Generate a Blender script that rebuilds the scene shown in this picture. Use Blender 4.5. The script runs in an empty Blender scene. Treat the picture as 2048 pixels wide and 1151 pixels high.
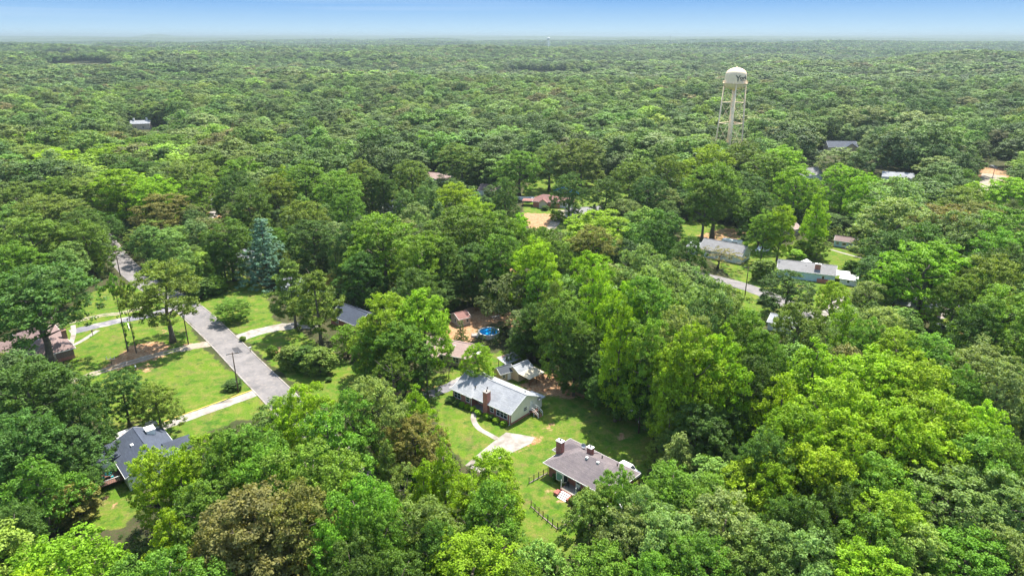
import bpy, math, random
import numpy as np
from mathutils import Vector
sc = bpy.context.scene
C = sc.collection
R = math.radians
# ---------------------------------------------------------------- camera
F_PX, HCAM = 1366.0, 75.0            # focal length in photo pixels, camera height in metres
PITCH = math.atan(503 / F_PX)
cam = bpy.data.cameras.new('camera'); camo = bpy.data.objects.new('camera', cam); C.objects.link(camo)
camo.location = (0, 0, HCAM); camo.rotation_euler = (math.pi/2 - PITCH, 0, 0)
cam.sensor_width = 36; cam.lens = 36 * F_PX / 2048; cam.clip_start = 1; cam.clip_end = 60000
sc.camera = camo
# ---------------------------------------------------------------- sky, sun, exposure
SUN_AZ = (0.42, 0.91); SUN_EL = 62
w = bpy.data.worlds.new('World'); sc.world = w; w.use_nodes = True
nt = w.node_tree; nt.nodes.clear()
def N(nt, t, **k):
    n = nt.nodes.new(t)
    for a, v in k.items():
        if a in ('operation', 'blend_type', 'data_type', 'attribute_name', 'attribute_type', 'sky_type', 'sun_disc', 'sun_elevation', 'sun_rotation', 'interpolation_type', 'use_clamp', 'domain', 'noise_dimensions', 'clamp', 'feature', 'air_density', 'dust_density', 'ozone_density', 'distance'): setattr(n, a, v)
        else:
            n.inputs[a.replace('_', ' ')].default_value = v
    return n
sky = N(nt, 'ShaderNodeTexSky', sky_type='NISHITA', sun_disc=False)
sky.sun_elevation = R(SUN_EL); sky.sun_rotation = math.atan2(SUN_AZ[0], SUN_AZ[1])
sky.air_density = 1.0; sky.dust_density = 0.5
SKY_STR = 0.15
tc = nt.nodes.new('ShaderNodeTexCoord'); sep = nt.nodes.new('ShaderNodeSeparateXYZ'); nt.links.new(tc.outputs['Generated'], sep.inputs[0])
rmp = nt.nodes.new('ShaderNodeValToRGB'); nt.links.new(sep.outputs['Z'], rmp.inputs[0])
els = rmp.color_ramp.elements
for i, (pos, col) in enumerate([(0.0, (1.35, 1.85, 2.2, 1)), (0.018, (0.95, 1.5, 2.08, 1)), (0.05, (0.40, 0.98, 1.95, 1)), (0.09, (0.28, 0.80, 1.8, 1)), (0.3, (0.3, 0.7, 1.6, 1))]):
    e = els[i] if i < 2 else els.new(pos)
    e.position = pos; e.color = col
# thin high cloud streaks
mp = nt.nodes.new('ShaderNodeMapping'); mp.inputs['Scale'].default_value = (1.3, 1.3, 75.0); mp.inputs['Location'].default_value = (1.7, 0.3, 0.2)
nt.links.new(tc.outputs['Generated'], mp.inputs[0])
cn = N(nt, 'ShaderNodeTexNoise', Scale=1.0, Detail=2.0, Roughness=0.4); nt.links.new(mp.outputs[0], cn.inputs['Vector'])
cr = nt.nodes.new('ShaderNodeMapRange'); cr.inputs[1].default_value = 0.38; cr.inputs[2].default_value = 0.58; cr.inputs[3].default_value = 0.0; cr.inputs[4].default_value = 0.7
nt.links.new(cn.outputs['Fac'], cr.inputs[0])
xm = nt.nodes.new('ShaderNodeMapRange'); xm.inputs[1].default_value = 0.12; xm.inputs[2].default_value = -0.35; nt.links.new(sep.outputs['X'], xm.inputs[0])
zm = nt.nodes.new('ShaderNodeMapRange'); zm.inputs[1].default_value = 0.02; zm.inputs[2].default_value = 0.036; nt.links.new(sep.outputs['Z'], zm.inputs[0])
m1 = N(nt, 'ShaderNodeMath', operation='MULTIPLY'); nt.links.new(cr.outputs[0], m1.inputs[0]); nt.links.new(xm.outputs[0], m1.inputs[1])
m2 = N(nt, 'ShaderNodeMath', operation='MULTIPLY'); nt.links.new(m1.outputs[0], m2.inputs[0]); nt.links.new(zm.outputs[0], m2.inputs[1])
cm = N(nt, 'ShaderNodeMix', data_type='RGBA'); nt.links.new(m2.outputs[0], cm.inputs[0]); nt.links.new(rmp.outputs[0], cm.inputs[6]); cm.inputs[7].default_value = (1.7, 2.05, 2.35, 1)
hm = nt.nodes.new('ShaderNodeMapRange'); hm.inputs[1].default_value = 0.10; hm.inputs[2].default_value = 0.35; nt.links.new(sep.outputs['Z'], hm.inputs[0])
sm = N(nt, 'ShaderNodeMix', data_type='RGBA'); nt.links.new(hm.outputs[0], sm.inputs[0]); nt.links.new(cm.outputs[2], sm.inputs[6]); wsk = N(nt, 'ShaderNodeMix', data_type='RGBA', blend_type='MULTIPLY'); wsk.inputs[0].default_value = 1; nt.links.new(sky.outputs[0], wsk.inputs[6]); wsk.inputs[7].default_value = (1.1, 1.0, 0.84, 1); nt.links.new(wsk.outputs[2], sm.inputs[7])
bg = N(nt, 'ShaderNodeBackground', Strength=SKY_STR); nt.links.new(sm.outputs[2], bg.inputs['Color'])
wo = nt.nodes.new('ShaderNodeOutputWorld'); nt.links.new(bg.outputs[0], wo.inputs['Surface'])
sun = bpy.data.lights.new('sun', 'SUN'); sun.energy = 4.1; sun.angle = R(0.5); sun.color = (1.0, 0.95, 0.86)
suno = bpy.data.objects.new('sun', sun); C.objects.link(suno)
sv = Vector((SUN_AZ[0], SUN_AZ[1], 0)).normalized() * math.cos(R(SUN_EL)) + Vector((0, 0, math.sin(R(SUN_EL))))
suno.rotation_euler = sv.to_track_quat('Z', 'Y').to_euler(); suno.location = (0, 0, 200)
sc.view_settings.view_transform = 'Standard'; sc.view_settings.look = 'None'; sc.view_settings.exposure = 1.66; sc.view_settings.gamma = 1
cy = sc.cycles
cy.max_bounces = 6; cy.diffuse_bounces = 3; cy.glossy_bounces = 2; cy.transmission_bounces = 4; cy.volume_bounces = 0; cy.transparent_max_bounces = 4
cy.use_adaptive_sampling = True; cy.adaptive_threshold = 0.02; cy.sample_clamp_indirect = 6.0
cy.use_denoising = True; cy.denoiser = 'OPENIMAGEDENOISE'; cy.denoising_input_passes = 'RGB_ALBEDO_NORMAL'; cy.denoising_prefilter = 'ACCURATE'
# ---------------------------------------------------------------- geometry of the place: pixel of the photo -> point on a level plane
def P(u, v, z=0.0):
    x = (u - 1024) / F_PX; y = -(v - 575.5) / F_PX
    dz = -math.sin(PITCH) + y * math.cos(PITCH); fw = math.cos(PITCH) + y * math.sin(PITCH)
    t = (z - HCAM) / dz
    return Vector((x * t, fw * t, z))
def tag(o, label=None, cat=None, group=None, kind=None):
    if label: o['label'] = label
    if cat: o['category'] = cat
    if group: o['group'] = group
    if kind: o['kind'] = kind
    return o
def empty(name, loc=(0, 0, 0), rz=0.0):
    o = bpy.data.objects.new(name, None); C.objects.link(o); o.location = loc; o.rotation_euler = (0, 0, rz); o.empty_display_size = 0.3
    return o
class MB:
    def __init__(s): s.v = []; s.f = []
    def add(s, vs, fs):
        b = len(s.v); s.v += [tuple(q) for q in vs]; s.f += [tuple(i + b for i in f) for f in fs]; return s
    def box(s, x0, x1, y0, y1, z0, z1):
        return s.add([(x0,y0,z0),(x1,y0,z0),(x1,y1,z0),(x0,y1,z0),(x0,y0,z1),(x1,y0,z1),(x1,y1,z1),(x0,y1,z1)],
                     [(3,2,1,0),(4,5,6,7),(0,1,5,4),(1,2,6,5),(2,3,7,6),(3,0,4,7)])
    def prism(s, poly, h0, h1, axis='x'):   # poly 2D; extruded along an axis
        n = len(poly)
        def pt(q, h): return {'x': (h, q[0], q[1]), 'y': (q[0], h, q[1]), 'z': (q[0], q[1], h)}[axis]
        vs = [pt(q, h0) for q in poly] + [pt(q, h1) for q in poly]
        return s.add(vs, [tuple(range(n))[::-1], tuple(range(n, 2*n))] + [(i, (i+1) % n, n + (i+1) % n, n + i) for i in range(n)])
    def tube(s, pts, rs, n=8, cap=True):
        rings = []; up = Vector((0, 0, 1)); b0 = len(s.v)
        pts = [Vector(p) for p in pts]
        for i, p in enumerate(pts):
            d = (pts[min(i+1, len(pts)-1)] - pts[max(i-1, 0)]).normalized()
            a = d.cross(Vector((1, 0, 0)) if abs(d.x) < 0.9 else Vector((0, 1, 0))).normalized(); b = d.cross(a)
            for k in range(n):
                t = 2 * math.pi * k / n
                s.v.append(tuple(p + (a * math.cos(t) + b * math.sin(t)) * rs[i]))
        for i in range(len(pts) - 1):
            for k in range(n):
                s.f.append((b0+i*n+k, b0+i*n+(k+1)%n, b0+(i+1)*n+(k+1)%n, b0+(i+1)*n+k))
        if cap:
            s.f.append(tuple(b0+k for k in range(n))[::-1]); s.f.append(tuple(b0+(len(pts)-1)*n+k for k in range(n)))
        return s
    def lathe(s, prof, n=24, c=(0, 0)):
        b0 = len(s.v)
        for r, z in prof:
            for k in range(n):
                t = 2*math.pi*k/n; s.v.append((c[0]+r*math.cos(t), c[1]+r*math.sin(t), z))
        for i in range(len(prof)-1):
            for k in range(n):
                s.f.append((b0+i*n+k, b0+i*n+(k+1)%n, b0+(i+1)*n+(k+1)%n, b0+(i+1)*n+k))
        if prof[0][0] < 1.2: s.f.append(tuple(b0+k for k in range(n))[::-1])
        if prof[-1][0] < 1.2: s.f.append(tuple(b0+(len(prof)-1)*n+k for k in range(n)))
        return s
    def bar(s, a, b, r=0.04, n=6): return s.tube([a, b], [r, r], n)
    def build(s, name, mat, parent=None, smooth=False, bevel=0):
        me = bpy.data.meshes.new(name); me.from_pydata(s.v, [], s.f); me.materials.append(mat); me.validate()
        if smooth: me.shade_smooth()
        o = bpy.data.objects.new(name, me); C.objects.link(o)
        if parent: o.parent = parent
        if bevel:
            m = o.modifiers.new('bevel', 'BEVEL'); m.width = bevel; m.segments = 2
        return o
# ---------------------------------------------------------------- materials
def newmat(name):
    m = bpy.data.materials.new(name); m.use_nodes = True; t = m.node_tree; t.nodes.clear()
    o = t.nodes.new('ShaderNodeOutputMaterial'); b = t.nodes.new('ShaderNodeBsdfPrincipled'); t.links.new(b.outputs[0], o.inputs[0])
    return m, t, b, o
def mixc(t, fac, a, b, bt='MIX'):
    m = t.nodes.new('ShaderNodeMix'); m.data_type = 'RGBA'; m.blend_type = bt
    for s, q in ((0, fac), (6, a), (7, b)):
        if hasattr(q, 'is_output'): t.links.new(q, m.inputs[s])
        elif isinstance(q, (int, float)): m.inputs[s].default_value = q
        else: m.inputs[s].default_value = (*q, 1)
    return m.outputs[2]
def noise(t, scale, detail=4, rough=0.6, vec=None, lo=0.3, hi=0.7):
    n = N(t, 'ShaderNodeTexNoise', Scale=scale, Detail=detail, Roughness=rough)
    if vec is None:
        g = t.nodes.get('OBJC')
        if g is None: g = t.nodes.new('ShaderNodeTexCoord'); g.name = 'OBJC'
        vec = g.outputs['Object']
    t.links.new(vec, n.inputs['Vector'])
    r = t.nodes.new('ShaderNodeMapRange'); r.inputs[1].default_value = lo; r.inputs[2].default_value = hi
    t.links.new(n.outputs['Fac'], r.inputs[0]); return r.outputs[0]
def bump(t, b, h, strength=0.4, dist=0.05):
    n = t.nodes.new('ShaderNodeBump'); n.inputs['Strength'].default_value = strength; n.inputs['Distance'].default_value = dist
    t.links.new(h, n.inputs['Height']); t.links.new(n.outputs[0], b.inputs['Normal'])
def plain(name, col, rough=0.6, var=0.25, scale=3.0, metal=0.0, spec=0.4, stain=None):
    m, t, b, o = newmat(name)
    dark = tuple(c * (1 - var) for c in col); lite = tuple(min(1, c * (1 + var * 0.6)) for c in col)
    c = mixc(t, noise(t, scale), dark, lite)
    if stain: c = mixc(t, noise(t, scale * 0.35, 5, 0.65, lo=0.5, hi=0.62), c, stain)
    t.links.new(c, b.inputs['Base Color'])
    b.inputs['Roughness'].default_value = rough; b.inputs['Metallic'].default_value = metal; b.inputs['Specular IOR Level'].default_value = spec
    return m
def brickmat(name, c1, c2, mortar=(0.35, 0.3, 0.27)):
    m, t, b, o = newmat(name)
    g = t.nodes.new('ShaderNodeTexCoord'); g.name = 'OBJC'
    s = t.nodes.new('ShaderNodeSeparateXYZ'); t.links.new(g.outputs['Object'], s.inputs[0])
    a = N(t, 'ShaderNodeMath', operation='ADD'); t.links.new(s.outputs['X'], a.inputs[0]); t.links.new(s.outputs['Y'], a.inputs[1])
    k = t.nodes.new('ShaderNodeCombineXYZ'); t.links.new(a.outputs[0], k.inputs['X']); t.links.new(s.outputs['Z'], k.inputs['Y'])
    br = N(t, 'ShaderNodeTexBrick', Scale=1.0); br.inputs['Brick Width'].default_value = 0.22; br.inputs['Row Height'].default_value = 0.075; br.inputs['Mortar Size'].default_value = 0.008
    br.inputs['Color1'].default_value = (*c1, 1); br.inputs['Color2'].default_value = (*c2, 1); br.inputs['Mortar'].default_value = (*mortar, 1)
    t.links.new(k.outputs[0], br.inputs['Vector'])
    c = mixc(t, noise(t, 0.8), br.outputs['Color'], tuple(0.7 * q for q in c1), 'MIX'); 
    cc = mixc(t, 0.35, br.outputs['Color'], c)
    t.links.new(cc, b.inputs['Base Color']); b.inputs['Roughness'].default_value = 0.85
    return m
def shinglemat(name, col, patch=None, rough=0.72):
    m, t, b, o = newmat(name)
    g = t.nodes.new('ShaderNodeTexCoord'); g.name = 'OBJC'
    s = t.nodes.new('ShaderNodeSeparateXYZ'); t.links.new(g.outputs['Object'], s.inputs[0])
    a = N(t, 'ShaderNodeMath', operation='ADD'); t.links.new(s.outputs['X'], a.inputs[0]); t.links.new(s.outputs['Y'], a.inputs[1])
    k = t.nodes.new('ShaderNodeCombineXYZ'); t.links.new(a.outputs[0], k.inputs['X']); t.links.new(s.outputs['Z'], k.inputs['Y'])
    br = N(t, 'ShaderNodeTexBrick', Scale=1.0); br.inputs['Brick Width'].default_value = 0.9; br.inputs['Row Height'].default_value = 0.07; br.inputs['Mortar Size'].default_value = 0.01
    br.inputs['Color1'].default_value = (*[q * 0.85 for q in col], 1); br.inputs['Color2'].default_value = (*[min(1, q * 1.18) for q in col], 1); br.inputs['Mortar'].default_value = (*[q * 0.55 for q in col], 1)
    t.links.new(k.outputs[0], br.inputs['Vector'])
    c = mixc(t, noise(t, 0.45, 5, 0.7, lo=0.42, hi=0.68), br.outputs['Color'], patch or tuple(q * 0.62 for q in col))
    c = mixc(t, 0.55, br.outputs['Color'], c)
    t.links.new(c, b.inputs['Base Color']); b.inputs['Roughness'].default_value = rough; b.inputs['Specular IOR Level'].default_value = 0.2
    bump(t, b, br.outputs['Fac'], 0.3, 0.02)
    return m
def sidingmat(name, col):
    m, t, b, o = newmat(name)
    g = t.nodes.new('ShaderNodeTexCoord'); g.name = 'OBJC'
    s = t.nodes.new('ShaderNodeSeparateXYZ'); t.links.new(g.outputs['Object'], s.inputs[0])
    q = N(t, 'ShaderNodeMath', operation='FRACT'); q0 = N(t, 'ShaderNodeMath', operation='MULTIPLY'); q0.inputs[1].default_value = 6.0
    t.links.new(s.outputs['Z'], q0.inputs[0]); t.links.new(q0.outputs[0], q.inputs[0])
    c = mixc(t, noise(t, 1.2, 5), tuple(x * 0.86 for x in col), col)
    t.links.new(c, b.inputs['Base Color']); b.inputs['Roughness'].default_value = 0.6; bump(t, b, q.outputs[0], 0.5, 0.03)
    return m
M = {}
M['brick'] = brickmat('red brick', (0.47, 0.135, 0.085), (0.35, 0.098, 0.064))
M['brick2'] = brickmat('dark red brick', (0.34, 0.08, 0.055), (0.24, 0.058, 0.045))
M['brick3'] = brickmat('brown brick', (0.22, 0.11, 0.07), (0.15, 0.08, 0.055))
M['white'] = plain('white paint', (0.72, 0.71, 0.68), 0.55, 0.12, 2)
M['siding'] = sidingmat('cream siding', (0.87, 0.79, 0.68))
M['siding_white'] = sidingmat('white siding', (0.68, 0.69, 0.70))
M['siding_tan'] = sidingmat('tan siding', (0.52, 0.41, 0.27))
M['siding_pink'] = sidingmat('beige siding', (0.56, 0.46, 0.38))
M['blue'] = sidingmat('pale blue siding', (0.50, 0.66, 0.74))
M['sh_grey'] = shinglemat('grey shingles', (0.29, 0.30, 0.315), (0.13, 0.14, 0.17))
M['sh_brown'] = shinglemat('brown grey shingles', (0.165, 0.138, 0.14), (0.07, 0.06, 0.075))
M['sh_slate'] = shinglemat('dark slate shingles', (0.06, 0.072, 0.10))
M['sh_dark'] = shinglemat('charcoal shingles', (0.06, 0.07, 0.085))
M['sh_mauve'] = shinglemat('mauve shingles', (0.21, 0.145, 0.135))
M['sh_pink'] = shinglemat('faded pink shingles', (0.36, 0.26, 0.23))
M['sh_red'] = shinglemat('red brown shingles', (0.22, 0.105, 0.09))
M['sh_pale'] = shinglemat('pale shingles', (0.215, 0.21, 0.21), (0.13, 0.125, 0.13))
M['metal_roof'] = plain('sheet metal roof', (0.26, 0.28, 0.30), 0.6, 0.3, 1.2, 0.1, stain=(0.22, 0.10, 0.07))
M['rust_roof'] = plain('stained white roof', (0.55, 0.52, 0.52), 0.6, 0.35, 1.1, stain=(0.16, 0.10, 0.10))
M['canopy'] = plain('tan canvas', (0.47, 0.41, 0.30), 0.8, 0.2, 1)
M['glass'] = plain('window glass', (0.03, 0.04, 0.05), 0.12, 0.5, 0.8, spec=0.8)
M['teal_glass'] = plain('curtained glass', (0.10, 0.24, 0.22), 0.2, 0.3, 0.8, spec=0.6)
M['dark'] = plain('dark iron', (0.02, 0.02, 0.022), 0.5, 0.3, 3)
M['wood'] = plain('weathered pole wood', (0.085, 0.062, 0.045), 0.9, 0.4, 1.0)
M['redwood'] = plain('red brown deck wood', (0.16, 0.075, 0.055), 0.8, 0.35, 1.5)
M['concrete'] = plain('concrete', (0.27, 0.245, 0.22), 0.9, 0.3, 0.7, stain=(0.18, 0.155, 0.125))
M['asphalt_drive'] = plain('dark drive asphalt', (0.14, 0.135, 0.155), 0.9, 0.25, 0.6, stain=(0.30, 0.27, 0.24))
M['gravel'] = plain('pale gravel', (0.28, 0.235, 0.185), 0.95, 0.35, 0.8, stain=(0.22, 0.18, 0.11))
M['metal'] = plain('galvanised metal', (0.38, 0.39, 0.40), 0.45, 0.2, 2, 0.4)
M['cream_steel'] = plain('cream painted steel', (0.88, 0.66, 0.43), 0.5, 0.1, 0.3)
M['ink'] = plain('black lettering', (0.02, 0.025, 0.02), 0.6, 0.1, 1)
M['pool_water'] = plain('pool water', (0.01, 0.34, 0.80), 0.35, 0.25, 1.5, spec=0.1)
M['pool_wall'] = plain('pool wall', (0.50, 0.46, 0.43), 0.5, 0.15, 1)
M['car_white'] = plain('white car paint', (0.75, 0.75, 0.76), 0.25, 0.05, 1, spec=0.6)
M['tyre'] = plain('tyre rubber', (0.02, 0.02, 0.02), 0.85, 0.2, 4)
M['lamp'] = plain('lamp lens', (0.6, 0.58, 0.52), 0.2, 0.1, 4)
M['tail'] = plain('tail lamp', (0.35, 0.02, 0.02), 0.25, 0.1, 4)
M['tarp'] = plain('blue tarpaulin', (0.08, 0.30, 0.42), 0.5, 0.3, 0.8)
M['teal'] = plain('teal cushion', (0.02, 0.28, 0.30), 0.7, 0.3, 2)
M['bin'] = plain('dark green plastic', (0.02, 0.10, 0.05), 0.35, 0.2, 2)
M['terracotta'] = plain('orange mesh fence', (0.55, 0.13, 0.06), 0.8, 0.2, 1)
M['yellow'] = plain('yellow curb paint', (0.42, 0.30, 0.06), 0.8, 0.3, 1)
def barkmat():
    m, t, b, o = newmat('bark')
    c = mixc(t, noise(t, 2.5, 5, 0.7), (0.05, 0.04, 0.03), (0.17, 0.14, 0.11)); t.links.new(c, b.inputs['Base Color']); b.inputs['Roughness'].default_value = 0.95
    return m
M['bark'] = barkmat()
def leafmat(name, inst, transl=0.36, rough=0.6, needles=False):
    m, t, b, o = newmat(name)
    if inst:
        a = N(t, 'ShaderNodeAttribute', attribute_type='INSTANCER', attribute_name='tint'); col = a.outputs['Color']
    else:
        a = t.nodes.new('ShaderNodeObjectInfo'); col = a.outputs['Color']
    v = N(t, 'ShaderNodeAttribute', attribute_type='GEOMETRY', attribute_name='leafvar')
    sx = t.nodes.new('ShaderNodeSeparateColor'); t.links.new(v.outputs['Color'], sx.inputs[0])
    k = t.nodes.new('ShaderNodeMapRange'); k.inputs[3].default_value = 0.62; k.inputs[4].default_value = 1.38; t.links.new(sx.outputs[0], k.inputs[0])
    vm = t.nodes.new('ShaderNodeVectorMath'); vm.operation = 'SCALE'; t.links.new(col, vm.inputs[0]); t.links.new(k.outputs[0], vm.inputs['Scale'])
    f2 = N(t, 'ShaderNodeMath', operation='MULTIPLY'); f2.inputs[1].default_value = 0.45; t.links.new(sx.outputs[1], f2.inputs[0])
    yel = mixc(t, 1.0, vm.outputs[0], (1.28, 1.12, 0.7), 'MULTIPLY')
    c = mixc(t, f2.outputs[0], vm.outputs[0], yel)
    t.links.new(c, b.inputs['Base Color']); b.inputs['Roughness'].default_value = rough; b.inputs['Specular IOR Level'].default_value = 0.18
    tr = t.nodes.new('ShaderNodeBsdfTranslucent'); tcx = mixc(t, 1.0, c, (1.25, 1.25, 0.45), 'MULTIPLY'); t.links.new(tcx, tr.inputs['Color'])
    mx = t.nodes.new('ShaderNodeMixShader'); mx.inputs[0].default_value = transl
    t.links.new(b.outputs[0], mx.inputs[1]); t.links.new(tr.outputs[0], mx.inputs[2]); t.links.new(mx.outputs[0], o.inputs[0])
    return m
M['leaf'] = leafmat('leaves', False); M['leaf_far'] = leafmat('far leaves', True, 0.24); M['needle'] = leafmat('needles', False, 0.2, 0.6)
# ---------------------------------------------------------------- ground, roads, hills
rng = np.random.default_rng(7)
def hills_z(x, y):
    d = np.hypot(x, y)
    amp = np.clip((d - 480) / 1500, 0, 1) * 15 + np.clip((d - 4000) / 9000, 0, 1) * 14
    n = (np.sin(x * 0.0031 + 1.3) * np.cos(y * 0.0027 - 0.6) + 0.7 * np.sin(x * 0.0013 - y * 0.0021 + 2.0) + 0.5 * np.sin(x * 0.0007 + y * 0.0011) + 0.35 * np.sin(x*0.006+0.5)*np.sin(y*0.0052))
    n = n + 0.9*np.sin(y*0.0085 + 1.6*np.sin(x*0.0037) + x*0.0015) * np.clip(1.6 - d/4500, 0, 1)
    return amp * n * 0.75
def poly_dist(px, py, poly):           # signed distance, positive inside
    poly = [(q[0], q[1]) for q in poly]; n = len(poly)
    d = np.full(px.shape, 1e9); ins = np.zeros(px.shape, bool)
    for i in range(n):
        ax, ay = poly[i]; bx, by = poly[(i+1) % n]
        ex, ey = bx-ax, by-ay; wx, wy = px-ax, py-ay
        t = np.clip((wx*ex+wy*ey)/(ex*ex+ey*ey+1e-9), 0, 1)
        d = np.minimum(d, np.hypot(wx-ex*t, wy-ey*t))
        c = ((ay <= py) & (by > py)) | ((by <= py) & (ay > py))
        with np.errstate(divide='ignore', invalid='ignore'):
            xi = ax + (py-ay)/(by-ay+1e-12)*ex
        ins ^= c & (px < xi)
    return np.where(ins, d, -d)
def PP(s): 
    a = [int(q) for q in s.replace(',', ' ').split()]
    return [P(a[i], a[i+1]) for i in range(0, len(a), 2)]
LAWNS = [PP(s) for s in (
 '118 632 180 585 250 568 350 590 372 640 400 690 520 790 560 830 470 840 330 905 215 880 180 790 150 760 120 700 120 660',
 '392 612 440 545 470 540 530 575 545 640 580 650 640 690 700 725 770 760 830 765 905 738 912 790 870 812 800 830 640 810 560 742 480 672',
 '868 800 908 735 1000 700 1100 742 1190 790 1290 840 1312 890 1295 955 1230 985 1175 1010 1160 1050 1135 1125 1005 1125 1040 990 1000 940 930 930 880 870',
 '1365 440 1440 448 1520 470 1560 500 1600 480 1740 510 1770 560 1730 610 1640 610 1590 650 1540 650 1480 610 1470 560 1420 520 1360 490',
 '1045 385 1075 345 1160 350 1270 385 1262 412 1150 470 1050 450',
 '105 985 170 930 275 945 290 1010 240 1060 120 1060',
 '1880 640 1990 596 2010 680 1950 720 1890 690', '940 555 985 515 1050 548 1050 590 985 590')]
DIRTS = [(PP(s), k) for s, k in (
 ('878 690 900 640 940 612 1030 625 1060 655 1050 690 1005 640 960 655 935 700', 0.9),
 ('205 735 260 690 310 680 345 690 330 715 260 730 215 745', 0.8), ('300 640 340 660 350 680 330 675', 0.5),
 ('360 690 385 680 400 690 370 696', 0.7), ('260 735 300 720 330 735 280 752', 0.5),
 ('1035 770 1080 745 1130 750 1185 790 1140 800 1060 785', 0.8), ('1085 845 1110 838 1120 860 1090 868', 0.5), ('1232 868 1252 866 1256 878 1236 880', 0.95),
 ('1085 985 1100 965 1135 985 1180 1030 1165 1045 1120 1010', 0.5), ('1035 868 1085 870 1090 885 1030 905', 0.6),
 ('165 985 190 975 240 1000 232 1018 180 1005', 0.6), ('1045 425 1110 428 1115 470 1060 460', 0.8), ('1390 470 1450 455 1520 462 1480 480 1420 490', 0.6),
 ('1950 340 1985 322 2015 330 2012 372 1955 374', 0.9), ('385 445 440 405 445 440 420 490 388 485', 0.85), ('940 545 990 510 1040 545 1000 560', 0.9),
 ('1900 660 1950 640 1960 660 1920 680', 0.6), ('560 690 575 705 545 715 535 700', 0.6), ('700 800 850 770 905 765 870 790', 0.6), ('1480 880 1530 850 1545 880 1500 920', 0.6), ('940 560 985 530 1000 600 960 600',0.6))]
def axis(lo, hi, step, far_lo, far_hi, g=1.16):
    a = list(np.arange(lo, hi + step/2, step)); s = step; x = hi
    while x < far_hi: s *= g; x += s; a.append(min(x, far_hi))
    s = step; x = lo; b = []
    while x > far_lo: s *= g; x -= s; b.append(max(x, far_lo))
    return np.array(b[::-1] + a)
gx = axis(-190, 200, 1.3, -21000, 21000); gy = axis(60, 330, 1.3, -600, 21000)
X, Y = np.meshgrid(gx, gy); Xf, Yf = X.ravel(), Y.ravel(); Zf = hills_z(Xf, Yf)
near = (np.abs(Xf) < 420) & (Yf > 20) & (Yf < 420)
lawn = np.zeros(len(Xf)); dirt = np.zeros(len(Xf))
xn, yn = Xf[near], Yf[near]; ln = np.full(len(xn), -50.0); dn = np.zeros(len(xn))
for pl in LAWNS: ln = np.maximum(ln, poly_dist(xn, yn, pl))
for pl, k in DIRTS: dn = np.maximum(dn, k * np.clip(0.5 + poly_dist(xn, yn, pl) / 2.4, 0, 1))
lawn[near] = np.clip(0.5 + ln / 3.0, 0, 1); dirt[near] = dn
def clear_depth(x, y):   # how far inside a clearing
    x = np.atleast_1d(np.asarray(x, float)); y = np.atleast_1d(np.asarray(y, float)); d = np.full(x.shape, -999.0)
    for pl in LAWNS + [q for q, k in DIRTS]: d = np.maximum(d, poly_dist(x, y, pl))
    return d
nx, ny = len(gx), len(gy)
idx = np.arange(nx*ny).reshape(ny, nx)
quads = np.stack([idx[:-1, :-1], idx[:-1, 1:], idx[1:, 1:], idx[1:, :-1]], -1).reshape(-1, 4)
def np_mesh(name, V, Q, mat, attrs=()):
    me = bpy.data.meshes.new(name); k = Q.shape[1]
    me.vertices.add(len(V)); me.vertices.foreach_set('co', V.astype(np.float32).ravel())
    me.loops.add(Q.size); me.loops.foreach_set('vertex_index', Q.astype(np.int32).ravel())
    me.polygons.add(len(Q)); me.polygons.foreach_set('loop_start', np.arange(0, Q.size, k, dtype=np.int32))
    me.update(calc_edges=True)
    for nm, typ, dom, val in attrs:
        a = me.attributes.new(nm, typ, dom)
        a.data.foreach_set('color' if 'COLOR' in typ else ('vector' if 'VECTOR' in typ else 'value'), np.asarray(val, np.float32 if typ != 'INT' else np.int32).ravel())
    me.materials.append(mat); return me
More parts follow.
